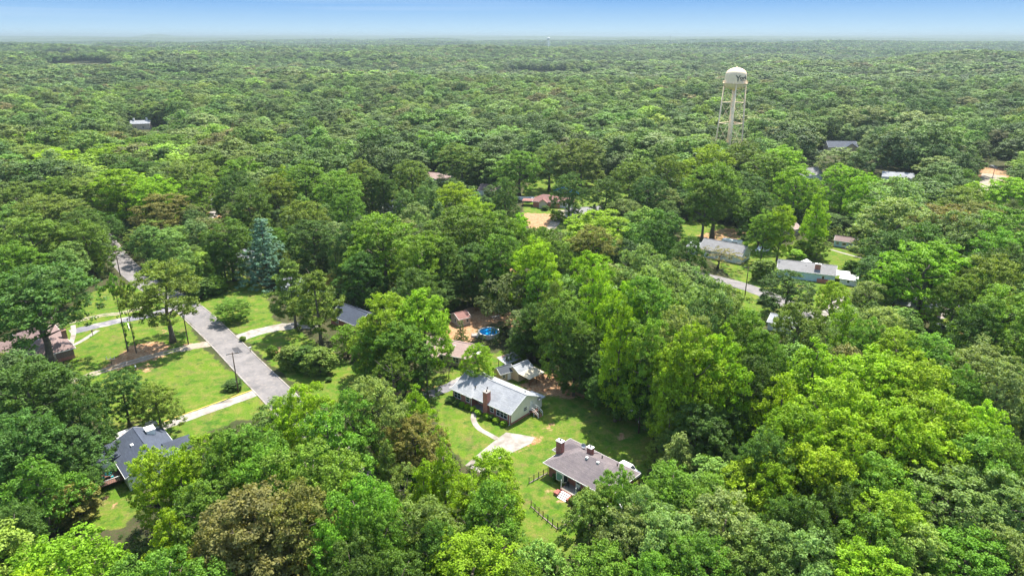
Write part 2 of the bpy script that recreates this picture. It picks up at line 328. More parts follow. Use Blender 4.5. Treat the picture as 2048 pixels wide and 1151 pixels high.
def groundmat():
    m, t, b, o = newmat('ground cover')
    A = lambda n: N(t, 'ShaderNodeAttribute', attribute_type='GEOMETRY', attribute_name=n).outputs['Fac']
    def mth(op, a, b_):
        n = N(t, 'ShaderNodeMath', operation=op)
        for i, q in enumerate((a, b_)):
            if hasattr(q, 'is_output'): t.links.new(q, n.inputs[i])
            else: n.inputs[i].default_value = q
        return n.outputs[0]
    def edge(att, sc_, amt):
        s = mth('ADD', att, mth('MULTIPLY', mth('SUBTRACT', noise(t, sc_, 6, 0.65, lo=0.2, hi=0.8), 0.5), amt))
        r = t.nodes.new('ShaderNodeMapRange'); r.interpolation_type = 'SMOOTHSTEP'; r.inputs[1].default_value = 0.36; r.inputs[2].default_value = 0.64; t.links.new(s, r.inputs[0]); return r.outputs[0]
    floor = mixc(t, noise(t, 0.25, 6, 0.7), (0.030, 0.040, 0.014), (0.085, 0.065, 0.04))
    floor = mixc(t, noise(t, 1.5, 5, 0.7, lo=0.45, hi=0.7), floor, (0.035, 0.065, 0.012))
    g1 = mixc(t, noise(t, 0.11, 5, 0.6), (0.070, 0.165, 0.014), (0.145, 0.215, 0.018))
    g2 = mixc(t, noise(t, 0.45, 6, 0.7, lo=0.44, hi=0.70), g1, (0.25, 0.21, 0.06))
    g2 = mixc(t, noise(t, 0.16, 7, 0.75, lo=0.56, hi=0.70), g2, (0.21, 0.15, 0.07)); g2 = mixc(t, noise(t, 0.33, 6, 0.7, lo=0.52, hi=0.66), g2, (0.06, 0.125, 0.016))
    g3 = mixc(t, noise(t, 2.6, 5, 0.75, lo=0.35, hi=0.75), mixc(t, 1.0, g2, (0.5, 0.58, 0.5), 'MULTIPLY'), g2)
    soil = mixc(t, noise(t, 0.5, 6, 0.7), (0.20, 0.085, 0.035), (0.40, 0.25, 0.14))
    soil = mixc(t, noise(t, 2.0, 6, 0.7, lo=0.5, hi=0.75), soil, (0.48, 0.36, 0.24))
    c = mixc(t, edge(A('lawn'), 0.35, 0.9), floor, g3)
    c = mixc(t, edge(A('dirt'), 0.6, 1.0), c, soil)
    t.links.new(c, b.inputs['Base Color']); b.inputs['Roughness'].default_value = 1.0; b.inputs['Specular IOR Level'].default_value = 0.1
    bump(t, b, noise(t, 3.0, 6, 0.8), 0.6, 0.12)
    return m
gm = np_mesh('ground', np.stack([Xf, Yf, Zf], -1), quads, groundmat(), [('lawn', 'FLOAT', 'POINT', lawn), ('dirt', 'FLOAT', 'POINT', dirt)])
go = bpy.data.objects.new('ground', gm); C.objects.link(go); tag(go, kind='structure')
def roadmat():
    m, t, b, o = newmat('old asphalt')
    c = mixc(t, noise(t, 0.22, 6, 0.65), (0.092, 0.086, 0.086), (0.185, 0.168, 0.162))
    c = mixc(t, noise(t, 0.9, 6, 0.7, lo=0.52, hi=0.75), c, (0.24, 0.205, 0.18))
    c = mixc(t, noise(t, 1.7, 7, 0.8, lo=0.58, hi=0.66), c, (0.09, 0.085, 0.09))
    t.links.new(c, b.inputs['Base Color']); b.inputs['Roughness'].default_value = 0.85
    bump(t, b, noise(t, 6.0, 5, 0.7), 0.3, 0.03); return m
M['asphalt'] = roadmat()
def smooth_line(pts, n=6):
    out = []
    p = [pts[0]] + list(pts) + [pts[-1]]
    for i in range(1, len(p) - 2):
        for k in range(n):
            t = k / n
            out.append(0.5 * ((2*p[i]) + (p[i+1]-p[i-1])*t + (2*p[i-1]-5*p[i]+4*p[i+1]-p[i+2])*t*t + (3*p[i]-p[i-1]-3*p[i+1]+p[i+2])*t**3))
    return out + [pts[-1]]
def strip(name, pts, width, z, mat, offset=0.0, h=0.0, jag=0.0):
    L = smooth_line(pts); mb = MB(); vs = []
    rr = random.Random(len(pts) * 7 + int(width * 10))
    for i, p in enumerate(L):
        d = (L[min(i+1, len(L)-1)] - L[max(i-1, 0)]); d.z = 0; d.normalize(); n = Vector((-d.y, d.x, 0))
        wl, wr = width/2 + rr.uniform(-jag, jag), width/2 + rr.uniform(-jag, jag)
        a = p + n*(offset + wl); b = p + n*(offset - wr); vs.append((a.x, a.y, z+h)); vs.append((b.x, b.y, z+h))
        if h: vs.append((a.x, a.y, 0)); vs.append((b.x, b.y, 0))
    fs = []; k = 4 if h else 2
    for i in range(len(L)-1):
        q = i*k
        fs.append((q+1, q, q+k, q+k+1)[::-1])
        if h: fs += [(q+2, q, q+k, q+k+2), (q+1, q+3, q+k+3, q+k+1)]
    if h: fs += [(0, 1, 3, 2), (len(vs)-4, len(vs)-2, len(vs)-1, len(vs)-3)]
    mb.add(vs, fs); return tag(mb.build(name, mat), kind='structure')
main = [P(*q) for q in ((172,440),(207,478),(243,524),(296,570),(372,612),(440,674),(500,735),(565,800),(650,890),(740,1000))]
strip('road', main, 6.7, 0.03, M['asphalt'], jag=0.12)
strip('kerb', main, 0.28, 0, M['concrete'], 3.45, 0.12); strip('kerb', main[4:], 0.28, 0, M['concrete'], -3.45, 0.12)
strip('driveway', PP('140 664 178 655 230 643 300 630 352 614'), 4.0, 0.02, M['asphalt_drive'], jag=0.2)
for off in (-0.75, 0.75): strip('gravel_track', PP('118 770 170 753 240 730 300 713 360 698 418 688'), 0.95, 0.015, M['gravel'], off, jag=0.22)
strip('gravel_track', PP('360 698 400 690 425 686'), 3.6, 0.011, M['gravel'], jag=0.3)
for off in (-0.7, 0.7): strip('gravel_track', PP('100 652 150 642 205 630 240 626 300 612'), 0.8, 0.015, M['gravel'], off, jag=0.15)
strip('driveway', PP('292 866 350 843 420 818 470 800 525 780'), 3.0, 0.02, M['concrete'], jag=0.12)
strip('driveway_edge', PP('292 857 350 834 420 809 470 791 508 778'), 0.3, 0.018, M['yellow'])
strip('driveway', PP('462 682 520 662 575 652 640 650'), 4.6, 0.02, M['concrete'], jag=0.3)
strip('footpath', PP('950 822 947 838 958 856 982 870 994 877'), 1.15, 0.02, M['concrete'])
strip('footpath', PP('118 688 138 692 158 684 178 672 196 660'), 1.3, 0.02, M['concrete'])
strip('footpath', PP('146 650 147 668 141 690'), 1.2, 0.024, M['concrete'])
strip('footpath', PP('1662 499 1690 507 1728 517'), 1.1, 0.02, M['concrete'])
strip('driveway', PP('845 792 880 780 915 765 940 752'), 3.4, 0.02, M['asphalt_drive'], jag=0.2)
strip('road', PP('1380 545 1450 562 1490 573 1550 596 1640 640 1760 710 1900 800'), 6.2, 0.03, M['asphalt'], jag=0.1)
strip('driveway', PP('1640 640 1662 618 1690 590'), 3.0, 0.024, M['concrete'])
strip('driveway', PP('1840 620 1872 632 1900 622 1930 612'), 3.6, 0.02, M['concrete'], jag=0.2)
strip('road', PP('1930 400 1968 375 1988 352 1994 335 2000 320'), 11, 0.03, M['gravel'], jag=0.8)
strip('driveway', PP('350 446 385 440 420 434 430 425 433 412 430 395'), 5.0, 0.02, M['concrete'], jag=0.4)
strip('driveway', PP('960 540 985 528 1010 515'), 5.0, 0.02, M['concrete'], jag=0.5)
strip('driveway', PP('1090 470 1110 445 1125 420'), 4.0, 0.02, M['gravel'], jag=0.5)
def sheet(name, pts, z, mat):
    mb = MB(); mb.add([(p.x, p.y, z) for p in pts], [tuple(range(len(pts)))]); o = mb.build(name, mat)
    if o.data.polygons[0].normal.z < 0: o.data.flip_normals()
    return tag(o, kind='structure')
sheet('parking_pad', PP('930 930 958 906 985 884 1012 864 1040 868 1070 874 1062 886 1040 897 1012 910 985 925 960 945'), 0.022, M['concrete'])
sheet('road_patch', PP('463 696 476 694 486 704 472 707'), 0.036, plain('fresh tar patch', (0.05, 0.048, 0.052), 0.9, 0.3, 2.0))
# far ridges on the horizon
def ridge(name, u0, u1, dist, tops, mat, thick=900):
    n = len(tops); xs = [(u0 + (u1-u0)*i/(n-1) - 1024)/F_PX*dist*1.065 for i in range(n)]
    V = []; 
    for k, (dy, s) in enumerate(((-thick, 0), (-thick*0.5, 0.62), (-thick*0.15, 0.93), (0, 1), (thick*0.5, 0.6), (thick, 0))):
        for i in range(n):
            jit = 0.04 * math.sin(i*2.3+k*1.7) 
            V.append((xs[i], dist + dy, -30 + (tops[i] + 30) * max(0, s + (jit if 0 < s < 1 else 0))))
    V = np.array(V); idx = np.arange(6*n).reshape(6, n)
    Q = np.stack([idx[:-1, :-1], idx[:-1, 1:], idx[1:, 1:], idx[1:, :-1]], -1).reshape(-1, 4)
    me = np_mesh(name, V, Q, mat); me.shade_smooth(); o = bpy.data.objects.new(name, me); C.objects.link(o); return tag(o, kind='structure')
def hillmat():
    m, t, b, o = newmat('wooded hill')
    c = mixc(t, noise(t, 0.012, 8, 0.75), (0.03, 0.06, 0.018), (0.09, 0.12, 0.04)); t.links.new(c, b.inputs['Base Color']); b.inputs['Roughness'].default_value = 1
    bump(t, b, noise(t, 0.03, 8, 0.8), 1.0, 12.0); return m
HM = hillmat(); rh = random.Random(3)
def ridgeline(n, base, amp, seed):
    r = random.Random(seed); ph = [r.uniform(0, 6.3) for _ in range(6)]
    return [base + amp * (0.5*math.sin(i*0.11+ph[0]) + 0.3*math.sin(i*0.27+ph[1]) + 0.15*math.sin(i*0.71+ph[2]) + 0.1*math.sin(i*1.7+ph[3])) + r.uniform(-1, 1)*amp*0.08 for i in range(n)]
ridge('hills', -500, 2550, 15500, ridgeline(160, 82, 17, 1), HM)
ridge('hills', -500, 2550, 11500, ridgeline(160, 64, 20, 5), HM)
ridge('hills', -500, 2550, 8200, ridgeline(160, 50, 15, 9), HM, 600)
ridge('hills', 352, 452, 12600, [62+ q for q in (0, 10, 18, 27, 37, 44, 47, 46, 42, 34, 26, 18, 12, 6, 0)], HM, 1000)
ridge('hills', -60, 60, 12600, [62 + q for q in (10, 18, 23, 24, 21, 17, 14, 11, 6, 0)], HM, 1000)
# ---------------------------------------------------------------- houses: local frame x along the front, y into the house, front wall at y = 0
class House:
    def __init__(s, name, label, loc, ang, L, W, wh, cat='house', group=None):
        s.r = empty(name, (loc[0], loc[1], 0), R(ang)); tag(s.r, label, cat, group); s.L, s.W, s.wh = L, W, wh
    def part(s, mb, name, mat, parent=None, smooth=False, bevel=0): return mb.build(name, M[mat], parent or s.r, smooth, bevel)
    def body(s, mat, rh, base=None, base_h=0.5, gable=True, x0=0, x1=None, y0=0, y1=None):
        x1 = s.L if x1 is None else x1; y1 = s.W if y1 is None else y1
        mb = MB()
        if gable: mb.prism([(y0, 0), (y1, 0), (y1, s.wh), ((y0+y1)/2, s.wh + rh*0.96), (y0, s.wh)], x0, x1, 'x')
        else: mb.box(x0, x1, y0, y1, 0, s.wh)
        w = s.part(mb, 'wall', mat)
        if base: s.part(MB().box(x0-.03, x1+.03, y0-.03, y1+.03, 0, base_h), 'foundation', base)
        return w
    def gable_roof(s, rh, mat, x0=0, x1=None, y0=0, y1=None, z=None, ov=.45, th=.16, name='roof', trim='white'):
        x1 = s.L if x1 is None else x1; y1 = s.W if y1 is None else y1; z = s.wh if z is None else z
        ym = (y0+y1)/2; sl = rh/(ym-y0); e = z - sl*ov
        poly = [(y0-ov, e), (ym, z+rh), (y1+ov, e), (y1+ov, e+th), (ym, z+rh+th), (y0-ov, e+th)]
        poly = [(y0-ov, e), (y0-ov, e+th), (ym, z+rh+th), (y1+ov, e+th), (y1+ov, e), (ym, z+rh)]
        r = s.part(MB().prism(poly, x0-ov*.7, x1+ov*.7, 'x'), name, mat)
        t = MB()
        for xx in (x0-ov*.7-.05, x1+ov*.7):
            for ya, yb in ((y0-ov, ym), (y1+ov, ym)):
                t.prism([(ya, e-.05), (ya, e+th+.01), (ym, z+rh+th+.01), (ym, z+rh-.05)], xx, xx+.05, 'x')
        for yy in (y0-ov-.06, y1+ov): t.box(x0-ov*.7, x1+ov*.7, yy, yy+.06, e-.04, e+th-.02)
        s.part(t, 'fascia', trim, r)
        k = MB(); k.box(x0-ov*.7, x1+ov*.7, ym-.12, ym+.12, z+rh+th-.03, z+rh+th+.05); s.part(k, 'ridge_cap', mat, r)
        return r
    def hip_roof(s, rh, mat, x0=0, x1=None, y0=0, y1=None, z=None, ov=.5, th=.16, name='roof', inset=None, trim='white', inset2=None):
        x1 = s.L if x1 is None else x1; y1 = s.W if y1 is None else y1; z = s.wh if z is None else z
        X0, X1, Y0, Y1 = x0-ov, x1+ov, y0-ov, y1+ov; ym = (Y0+Y1)/2; i = (Y1-Y0)/2 if inset is None else inset; j = i if inset2 is None else inset2
        z0 = z-.1
        vs = [(X0,Y0,z0),(X1,Y0,z0),(X1,Y1,z0),(X0,Y1,z0),(X0,Y0,z0+th),(X1,Y0,z0+th),(X1,Y1,z0+th),(X0,Y1,z0+th),(X0+i,ym,z+rh),(X1-j,ym,z+rh)]
        mb = MB().add(vs, [(3,2,1,0),(0,1,5,4),(1,2,6,5),(2,3,7,6),(3,0,4,7),(4,5,9,8),(5,6,9),(6,7,8,9),(7,4,8)])
        r = s.part(mb, name, mat)
        t = MB()
        t.box(X0-.05, X1+.05, Y0-.06, Y0-.002, z0-.03, z0+th-.02); t.box(X0-.05, X1+.05, Y1+.002, Y1+.06, z0-.03, z0+th-.02)
        t.box(X0-.06, X0-.002, Y0-.002, Y1+.002, z0-.03, z0+th-.02); t.box(X1+.002, X1+.06, Y0-.002, Y1+.002, z0-.03, z0+th-.02)
        s.part(t, 'fascia', trim, r); return r
    def rect(s, side, a, b, z0, z1, d0, d1, mb, off=0):
        if side == 'front': mb.box(a, b, off-d1, off-d0, z0, z1)
        elif side == 'back': mb.box(a, b, s.W+off+d0, s.W+off+d1, z0, z1)
        elif side == 'right': mb.box(s.L+off+d0, s.L+off+d1, a, b, z0, z1)
        else: mb.box(off-d1, off-d0, a, b, z0, z1)
    def window(s, side, a, z, w, h, off=0, panes=1, glass='glass', frame='white'):
        f = MB(); t = .09; g = MB()
        s.rect(side, a-t, a, z-t, z+h+t, .0, .09, f, off); s.rect(side, a+w, a+w+t, z-t, z+h+t, .0, .09, f, off)
        s.rect(side, a, a+w, z-t, z, .0, .10, f, off); s.rect(side, a, a+w, z+h, z+h+t, .0, .09, f, off)
        for k in range(1, panes): s.rect(side, a+w*k/panes-.05, a+w*k/panes+.05, z, z+h, .0, .08, f, off)
        s.rect(side, a, a+w, z+h*.5-.03, z+h*.5+.03, .0, .075, f, off)
        s.rect(side, a, a+w, z, z+h, .005, .045, g, off)
        fo = s.part(f, 'window', frame); s.part(g, 'pane', glass, fo); return fo
    def door(s, side, a, z, w, h, off=0, mat='white', glass=True):
        f = MB(); s.rect(side, a, a+w, z, z+h, 0, .07, f, off); d = s.part(f, 'door', mat)
        if glass: g = MB(); s.rect(side, a+.15, a+w-.15, z+h*.45, z+h-.2, .071, .09, g, off); s.part(g, 'pane', 'glass', d)
        k = MB(); s.rect(side, a+w-.16, a+w-.08, z+h*.45-.1, z+h*.45-.0, .072, .14, k, off); s.part(k, 'handle', 'metal', d)
    def chimney(s, x0, x1, y0, y1, z0, z1, mat, cap='white'):
        c = s.part(MB().box(x0, x1, y0, y1, z0, z1), 'chimney', mat)
        k = MB().box(x0-.08, x1+.08, y0-.08, y1+.08, z1+.002, z1+.14); s.part(k, 'chimney_cap', cap, c)
        f = MB().lathe([(.14, z1+.145), (.14, z1+.4), (.17, z1+.4), (.17, z1+.45), (.02, z1+.47)], 10, ((x0+x1)/2, (y0+y1)/2)); s.part(f, 'flue', 'dark', c)
    def vent(s, x, y, z, mat='dark', r=.11):
        s.part(MB().lathe([(r, z-.15), (r, z+.28), (r*1.5, z+.28), (r*1.5, z+.34), (.01, z+.42)], 8, (x, y)), 'roof_vent', mat)
    def downspout(s, x, y, z1): s.part(MB().box(x-.05, x+.05, y-.05, y+.05, 0, z1).box(x-.05, x+.05, y-.4, y-.051, 0, .08), 'downspout', 'white')
def steps(h, x0, x1, ytop, n, rise, run, side=-1, tread='white', riser='redwood', z_top=None):
    zt = z_top
    for k in range(n):
        z = zt - rise*(k+1); y = ytop + side*run*k
        a, b = sorted((y, y + side*run))
        mb = MB().box(x0, x1, a, b, max(0, 0), max(z, .03)); o = h.part(mb, 'step', riser)
        h.part(MB().box(x0-.03, x1+.03, a-.02, b+.0, max(z, .03)+.002, max(z, .03)+.045), 'tread', tread, o)
A1 = P(909, 797)
# --- the brick ranch in the middle
h = House('brick_house', 'brick ranch house with pale grey roof and white gable in the middle lawn', A1, -41, 16.6, 9.0, 2.9)
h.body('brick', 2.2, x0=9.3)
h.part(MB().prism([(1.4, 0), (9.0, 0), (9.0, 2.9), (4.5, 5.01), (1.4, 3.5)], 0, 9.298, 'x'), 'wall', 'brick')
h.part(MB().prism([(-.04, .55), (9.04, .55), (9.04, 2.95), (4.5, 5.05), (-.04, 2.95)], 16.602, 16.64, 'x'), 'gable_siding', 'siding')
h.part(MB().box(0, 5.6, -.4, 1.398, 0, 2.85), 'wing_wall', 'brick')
h.gable_roof(2.2, 'sh_grey', ov=.5)
# forward wing with its own low hip roof
mb = MB(); z0 = 2.78; X0, X1, Y0, Y1, ax, ay, az = -.5, 6.15, -1.0, 4.4, 2.8, 2.9, 4.95
mb.add([(X0,Y0,z0),(X1,Y0,z0),(X1,Y1,z0),(X0,Y1,z0),(X0,Y0,z0+.16),(X1,Y0,z0+.16),(X1,Y1,z0+.16),(X0,Y1,z0+.16),(ax,ay,az),(ax,4.4,az+.1)],
       [(3,2,1,0),(0,1,5,4),(1,2,6,5),(2,3,7,6),(3,0,4,7),(4,5,8),(5,6,9,8),(6,7,9),(7,4,8,9)])
wr = h.part(mb, 'wing_roof', 'sh_grey'); h.part(MB().box(X0-.05, X1+.05, Y0-.06, Y0-.002, z0-.03, z0+.14).box(X1+.002, X1+.06, Y0, -.52, z0-.03, z0+.14).box(X0-.06, X0-.002, Y0, Y1, z0-.03, z0+.14), 'fascia', 'white', wr)
h.window('front', .5, 1.0, 1.9, 1.35, off=-.4, panes=2); h.window('front', 4.1, 1.2, .95, 1.1, off=-.4)
h.window('front', 10.8, 1.15, .9, 1.05); h.window('front', 12.6, .95, 2.9, 1.5, panes=3)
h.door('front', 7.9, .3, 1.0, 2.1, off=1.4, mat='white'); h.window('front', 6.2, .9, .9, 1.3, off=1.4)
h.part(MB().box(5.65, 9.2, -.3, 1.38, .0, .28), 'porch_slab', 'concrete')
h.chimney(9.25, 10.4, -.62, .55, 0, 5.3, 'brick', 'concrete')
h.downspout(5.72, -.55, 2.8); h.downspout(16.3, -.12, 2.8)
h.vent(5.0, 1.6, 4.0); h.vent(7.6, 2.6, 4.2); h.vent(14.6, 6.8, 4.0)
h.window('right', 3.9, 1.5, 1.0, .8); h.door('right', 6.0, .9, .95, 2.0, off=.04, glass=False)
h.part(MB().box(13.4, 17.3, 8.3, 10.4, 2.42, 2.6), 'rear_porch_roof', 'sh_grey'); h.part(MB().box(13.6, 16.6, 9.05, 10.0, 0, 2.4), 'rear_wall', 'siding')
# side stairs
h.part(MB().box(16.66, 18.0, 5.7, 7.2, .78, .9), 'stair_landing', 'redwood')
for k in range(4): h.part(MB().box(18.0+.28*k, 18.32+.28*k, 5.75, 7.15, .62-.19*k, .67-.19*k), 'step', 'redwood')
rl = MB()
for yy in (5.72, 7.18):
    for xx, zz in ((16.6, 0), (17.95, 0), (19.1, 0)): rl.box(xx-.05, xx+.05, yy-.05, yy+.05, 0, 1.85 if xx < 18 else 1.0)
    rl.bar((16.6, yy, 1.8), (17.95, yy, 1.8), .05); rl.bar((17.95, yy, 1.8), (19.1, yy, 1.0), .05); rl.bar((17.95, yy, 1.3), (19.1, yy, .5), .04); rl.bar((16.6, yy, 1.3), (17.95, yy, 1.3), .04)
h.part(rl, 'stair_railing', 'white')
H1 = h
# --- sheds behind it
s = House('shed', 'small tan shed with dark roof between brick house and gable shed', P(1001, 764), 32, 3.6, 3.0, 2.1, 'shed')
s.body('siding_tan', .9); s.gable_roof(.9, 'sh_dark', ov=.25); s.door('front', 1.9, .1, .9, 1.8, mat='white', glass=False); s.window('front', .5, .9, .7, .7)
s = House('shed', 'tan gable shed with grey roof and tan lean-to canopy behind the brick house', P(1037, 763), 45, 4.6, 3.4, 2.3, 'shed')
w_ = s.body('siding_tan', 1.0); s.gable_roof(1.0, 'sh_grey', ov=.25); s.door('left', 1.1, .1, 1.0, 1.9, mat='siding_tan', glass=False)
s.part(MB().prism([(-3.6, 1.95), (-.26, 2.2), (-.26, 2.26), (-3.6, 2.02)], -.2, 5.0, 'x'), 'canopy', 'canopy')
for xx in (0, 2.4, 4.8): s.part(MB().bar((xx, -3.4, 0), (xx, -3.4, 1.95), .06), 'post', 'wood')
s = House('shelter', 'low open shelter with rusty sheet metal roof behind the tan sheds', P(1012, 742), 38, 4.6, 3.2, 2.0, 'shelter')
s.part(MB().prism([(-.2, 1.95), (3.4, 2.35), (3.4, 2.43), (-.2, 2.03)], -.3, 4.9, 'x'), 'roof', 'metal_roof')
for xx in (.1, 4.5):
    for yy in (.1, 3.1): s.part(MB().bar((xx, yy, 0), (xx, yy, 2.0 + yy*.1), .07), 'post', 'wood')
# --- the hip roofed brick house at lower middle
h = House('brick_house', 'brick house with brown hip roof and two red chimneys inside a picket fence', P(1097.5, 950), -44, 13.0, 8.0, 2.75)
h.body('brick2', 0, gable=False); h.hip_roof(2.3, 'sh_brown', ov=.75)
h.part(MB().box(-1.5, -.002, 4.4, 8.0, 0, 2.7), 'wing_wall', 'brick2'); h.hip_roof(1.5, 'sh_brown', x0=-1.5, x1=4.5, y0=4.2, y1=8.02, ov=.72, z=2.78, name='wing_roof', inset2=.3)
h.window('left', 5.2, 1.0, 1.1, 1.2, off=-1.5)
h.chimney(-.95, .3, 3.0, 3.9, 0, 5.5, 'brick2'); h.chimney(4.6, 5.6, 5.0, 5.8, 3.4, 5.7, 'brick2')
for x, y in ((5.9, 3.4), (8.2, 3.6)): h.part(MB().box(x-.25, x+.25, y-.2, y+.2, 4.35, 5.05), 'roof_vent', 'white')
h.vent(7.2, 6.2, 4.2); h.vent(10.5, 6.2, 4.1)
# bay window
b_ = MB().prism([(1.9, -.002), (2.35, -.75), (4.0, -.75), (4.45, -.002)], .75, 2.5, 'z'); bw = h.part(b_, 'bay_window', 'white')
h.part(MB().box(2.5, 3.85, -.78, -.752, .95, 2.3), 'pane', 'teal_glass', bw)
for (xa, ya), (xb, yb) in (((1.95, -.08), (2.3, -.67)), ((4.05, -.67), (4.4, -.08))):
    q = 1 if xa > 3 else -1
    h.part(MB().prism([(xa+q*.02, ya-.03), (xb+q*.02, yb-.03), (xb+q*.06, yb-.03), (xa+q*.06, ya-.03)], .95, 2.3, 'z'), 'pane', 'glass', bw)
h.door('front', 6.3, .75, 1.0, 1.95, mat='white'); h.window('front', 9.9, 1.0, .9, 1.2); h.window('front', 11.6, 1.0, .9, 1.2)
h.part(MB().box(4.6, 8.2, -2.3, -.03, 0, .72), 'porch', 'brick2'); h.part(MB().box(4.7, 8.1, -2.2, -.05, .722, .76), 'porch_floor', 'concrete')
steps(h, 5.2, 7.0, -2.32, 4, .18, .36, -1, 'white', 'brick2', z_top=.76)
h.part(MB().box(4.2, 5.1, -3.6, -2.4, 0, .55), 'planter', 'brick2'); h.part(MB().box(7.05, 7.6, -3.6, -2.4, 0, .55), 'planter', 'brick2')
[h.part(MB().bar((x, -2.2, .77), (x, -2.2, 2.6), .07), 'porch_post', 'white') for x in (4.75, 8.05)]
H2 = h
def local(hh, x, y, z=0):
    a = hh.r.rotation_euler.z; o = hh.r.location
    return Vector((o.x + x*math.cos(a) - y*math.sin(a), o.y + x*math.sin(a) + y*math.cos(a), z))
def at_house(name, label, cat, hh, x, y, z, rz=0, group=None):
    e = empty(name, local(hh, x, y, z), hh.r.rotation_euler.z + rz); return tag(e, label, cat, group)
# dish on the roof
d = at_house('satellite_dish', 'grey satellite dish on the brown hip roof near its chimneys', 'satellite dish', H2, 2.9, 6.3, 4.15)
prof = [(.02, 0), (.2, .03), (.38, .12), (.45, .2), (.43, .2), (.36, .14), (.18, .06), (.01, .03)]
o = MB().lathe(prof, 16).build('dish', M['metal'], d, True); o.rotation_euler = (R(55), 0, R(20)); o.location = (0, 0, .5)
MB().bar((0, .05, -.3), (0, .05, .5), .035).build('mast', M['dark'], d); MB().bar((0, 0, .5), (-.1, -.5, .75), .02).build('feed_arm', M['dark'], d)
def chair(e):
    MB().box(-.28, .28, -.28, .28, .40, .46).build('seat', M['dark'], e); MB().box(-.28, .28, .24, .29, .47, .98).build('backrest', M['dark'], e)
    for sx in (-.24, .24):
        for sy in (-.24, .24): MB().box(sx-.025, sx+.025, sy-.025, sy+.025, 0, .40).build('leg', M['dark'], e)
chair(at_house('porch_chair', 'black porch chair beside the bay window of the hip roofed house', 'chair', H2, 5.2, -1.0, .76, .4, 'black porch chairs'))
chair(at_house('porch_chair', 'black porch chair to the right of the white front door', 'chair', H2, 7.7, -1.0, .76, -.5, 'black porch chairs'))
# --- slate roofed house at lower left
ax = math.cos(R(-48)), math.sin(R(-48)); nn = (-ax[1], ax[0])
r0 = P(267, 856, 5.0); h = House('slate_house', 'white house with dark slate cross gable roof and rear deck at lower left', (r0.x - nn[0]*4.6, r0.y - nn[1]*4.6), -48, 12.5, 9.2, 2.9)
h.body('siding_white', 2.1); h.gable_roof(2.1, 'sh_slate', ov=.4)
# cross gable to the right, lower wing to the left
mb = MB().prism([(6.0, 2.9), (8.2, 4.3), (10.4, 2.9), (10.4, 3.05), (8.2, 4.46), (6.0, 3.05)][::1], 7.2, 12.0, 'y'); h.part(mb, 'cross_gable', 'sh_slate'); h.part(MB().prism([(6.4, 0), (10.0, 0), (10.0, 2.95), (8.2, 4.2), (6.4, 2.95)], 9.21, 11.5, 'y'), 'wing_wall', 'siding_white')
h.part(MB().box(-.1, 5.2, -4.0, -.002, 0, 2.3), 'wing_wall', 'siding_white')
h.part(MB().prism([(-4.4, 2.25), (.9, 3.42), (.9, 3.54), (-4.4, 2.39)], -.4, 5.4, 'x'), 'wing_roof', 'sh_slate')
h.part(MB().box(1.2, 3.0, 6.1, 7.6, 3.3, 5.0).box(1.1, 3.1, 6.0, 7.7, 5.002, 5.12), 'chimney', 'white')
h.part(MB().box(4.6, 5.3, 2.7, 3.2, 4.05, 4.55), 'roof_vent', 'white')
dk = h.part(MB().box(5.45, 9.6, -4.3, -.03, .95, 1.1), 'deck', 'redwood')
for x in (5.5, 7.5, 9.5): h.part(MB().box(x-.06, x+.06, -4.25, -4.13, 0, .949), 'post', 'redwood', dk)
rl = MB(); rl.box(5.45, 9.6, -4.34, -4.26, 1.9, 2.0).box(9.56, 9.66, -4.26, -.6, 1.9, 2.0)
for k in range(15): rl.box(5.5+k*.29, 5.55+k*.29, -4.33, -4.28, 1.11, 1.9)
for k in range(12): rl.box(9.59, 9.64, -4.2+k*.3, -4.15+k*.3, 1.11, 1.9)
h.part(rl, 'deck_railing', 'white', dk)
for k in range(4): h.part(MB().box(5.6+0, 7.4, -4.65-.3*k, -4.36-.3*k, .78-.2*k, .83-.2*k), 'step', 'redwood', dk)
h.window('front', 7.2, 1.3, 1.6, 1.3, panes=2); h.door('front', 5.8, 1.1, 1.0, 1.75, mat='white')
h.part(MB().prism([(1.8, 2.5), (9.4, 2.8), (9.4, 2.92), (1.8, 2.62)], -4.9, -.45, 'x'), 'carport_roof', 'rust_roof')
for x in (-4.6, -1.0):
    for y in (2.0, 5.6, 9.2): h.part(MB().box(x-.06, x+.06, y-.06, y+.06, 0, 2.5), 'carport_post', 'white')
h.window('front', 1.0, 1.0, 1.2, 1.1, off=-4.0)
h.part(MB().box(5.42, 5.48, -4.0, -1.0, 1.1, 3.0), 'privacy_screen', 'white', dk)
H5 = h
e = at_house('deck_table', 'teal patio table and seats on the white railed deck', 'patio table', H5, 7.4, -2.0, 1.1)
MB().lathe([(.02, .70), (.6, .70), (.6, .75), (.02, .76)], 16).build('table_top', M['teal'], e); MB().lathe([(.25, 0), (.25, .04), (.04, .06), (.04, .70)], 10).build('pedestal', M['dark'], e)
for k in range(3):
    a = k*2.1+.5; MB().box(.85*math.cos(a)-.2, .85*math.cos(a)+.2, .85*math.sin(a)-.2, .85*math.sin(a)+.2, .02, .45).build('stool', M['teal'], e)
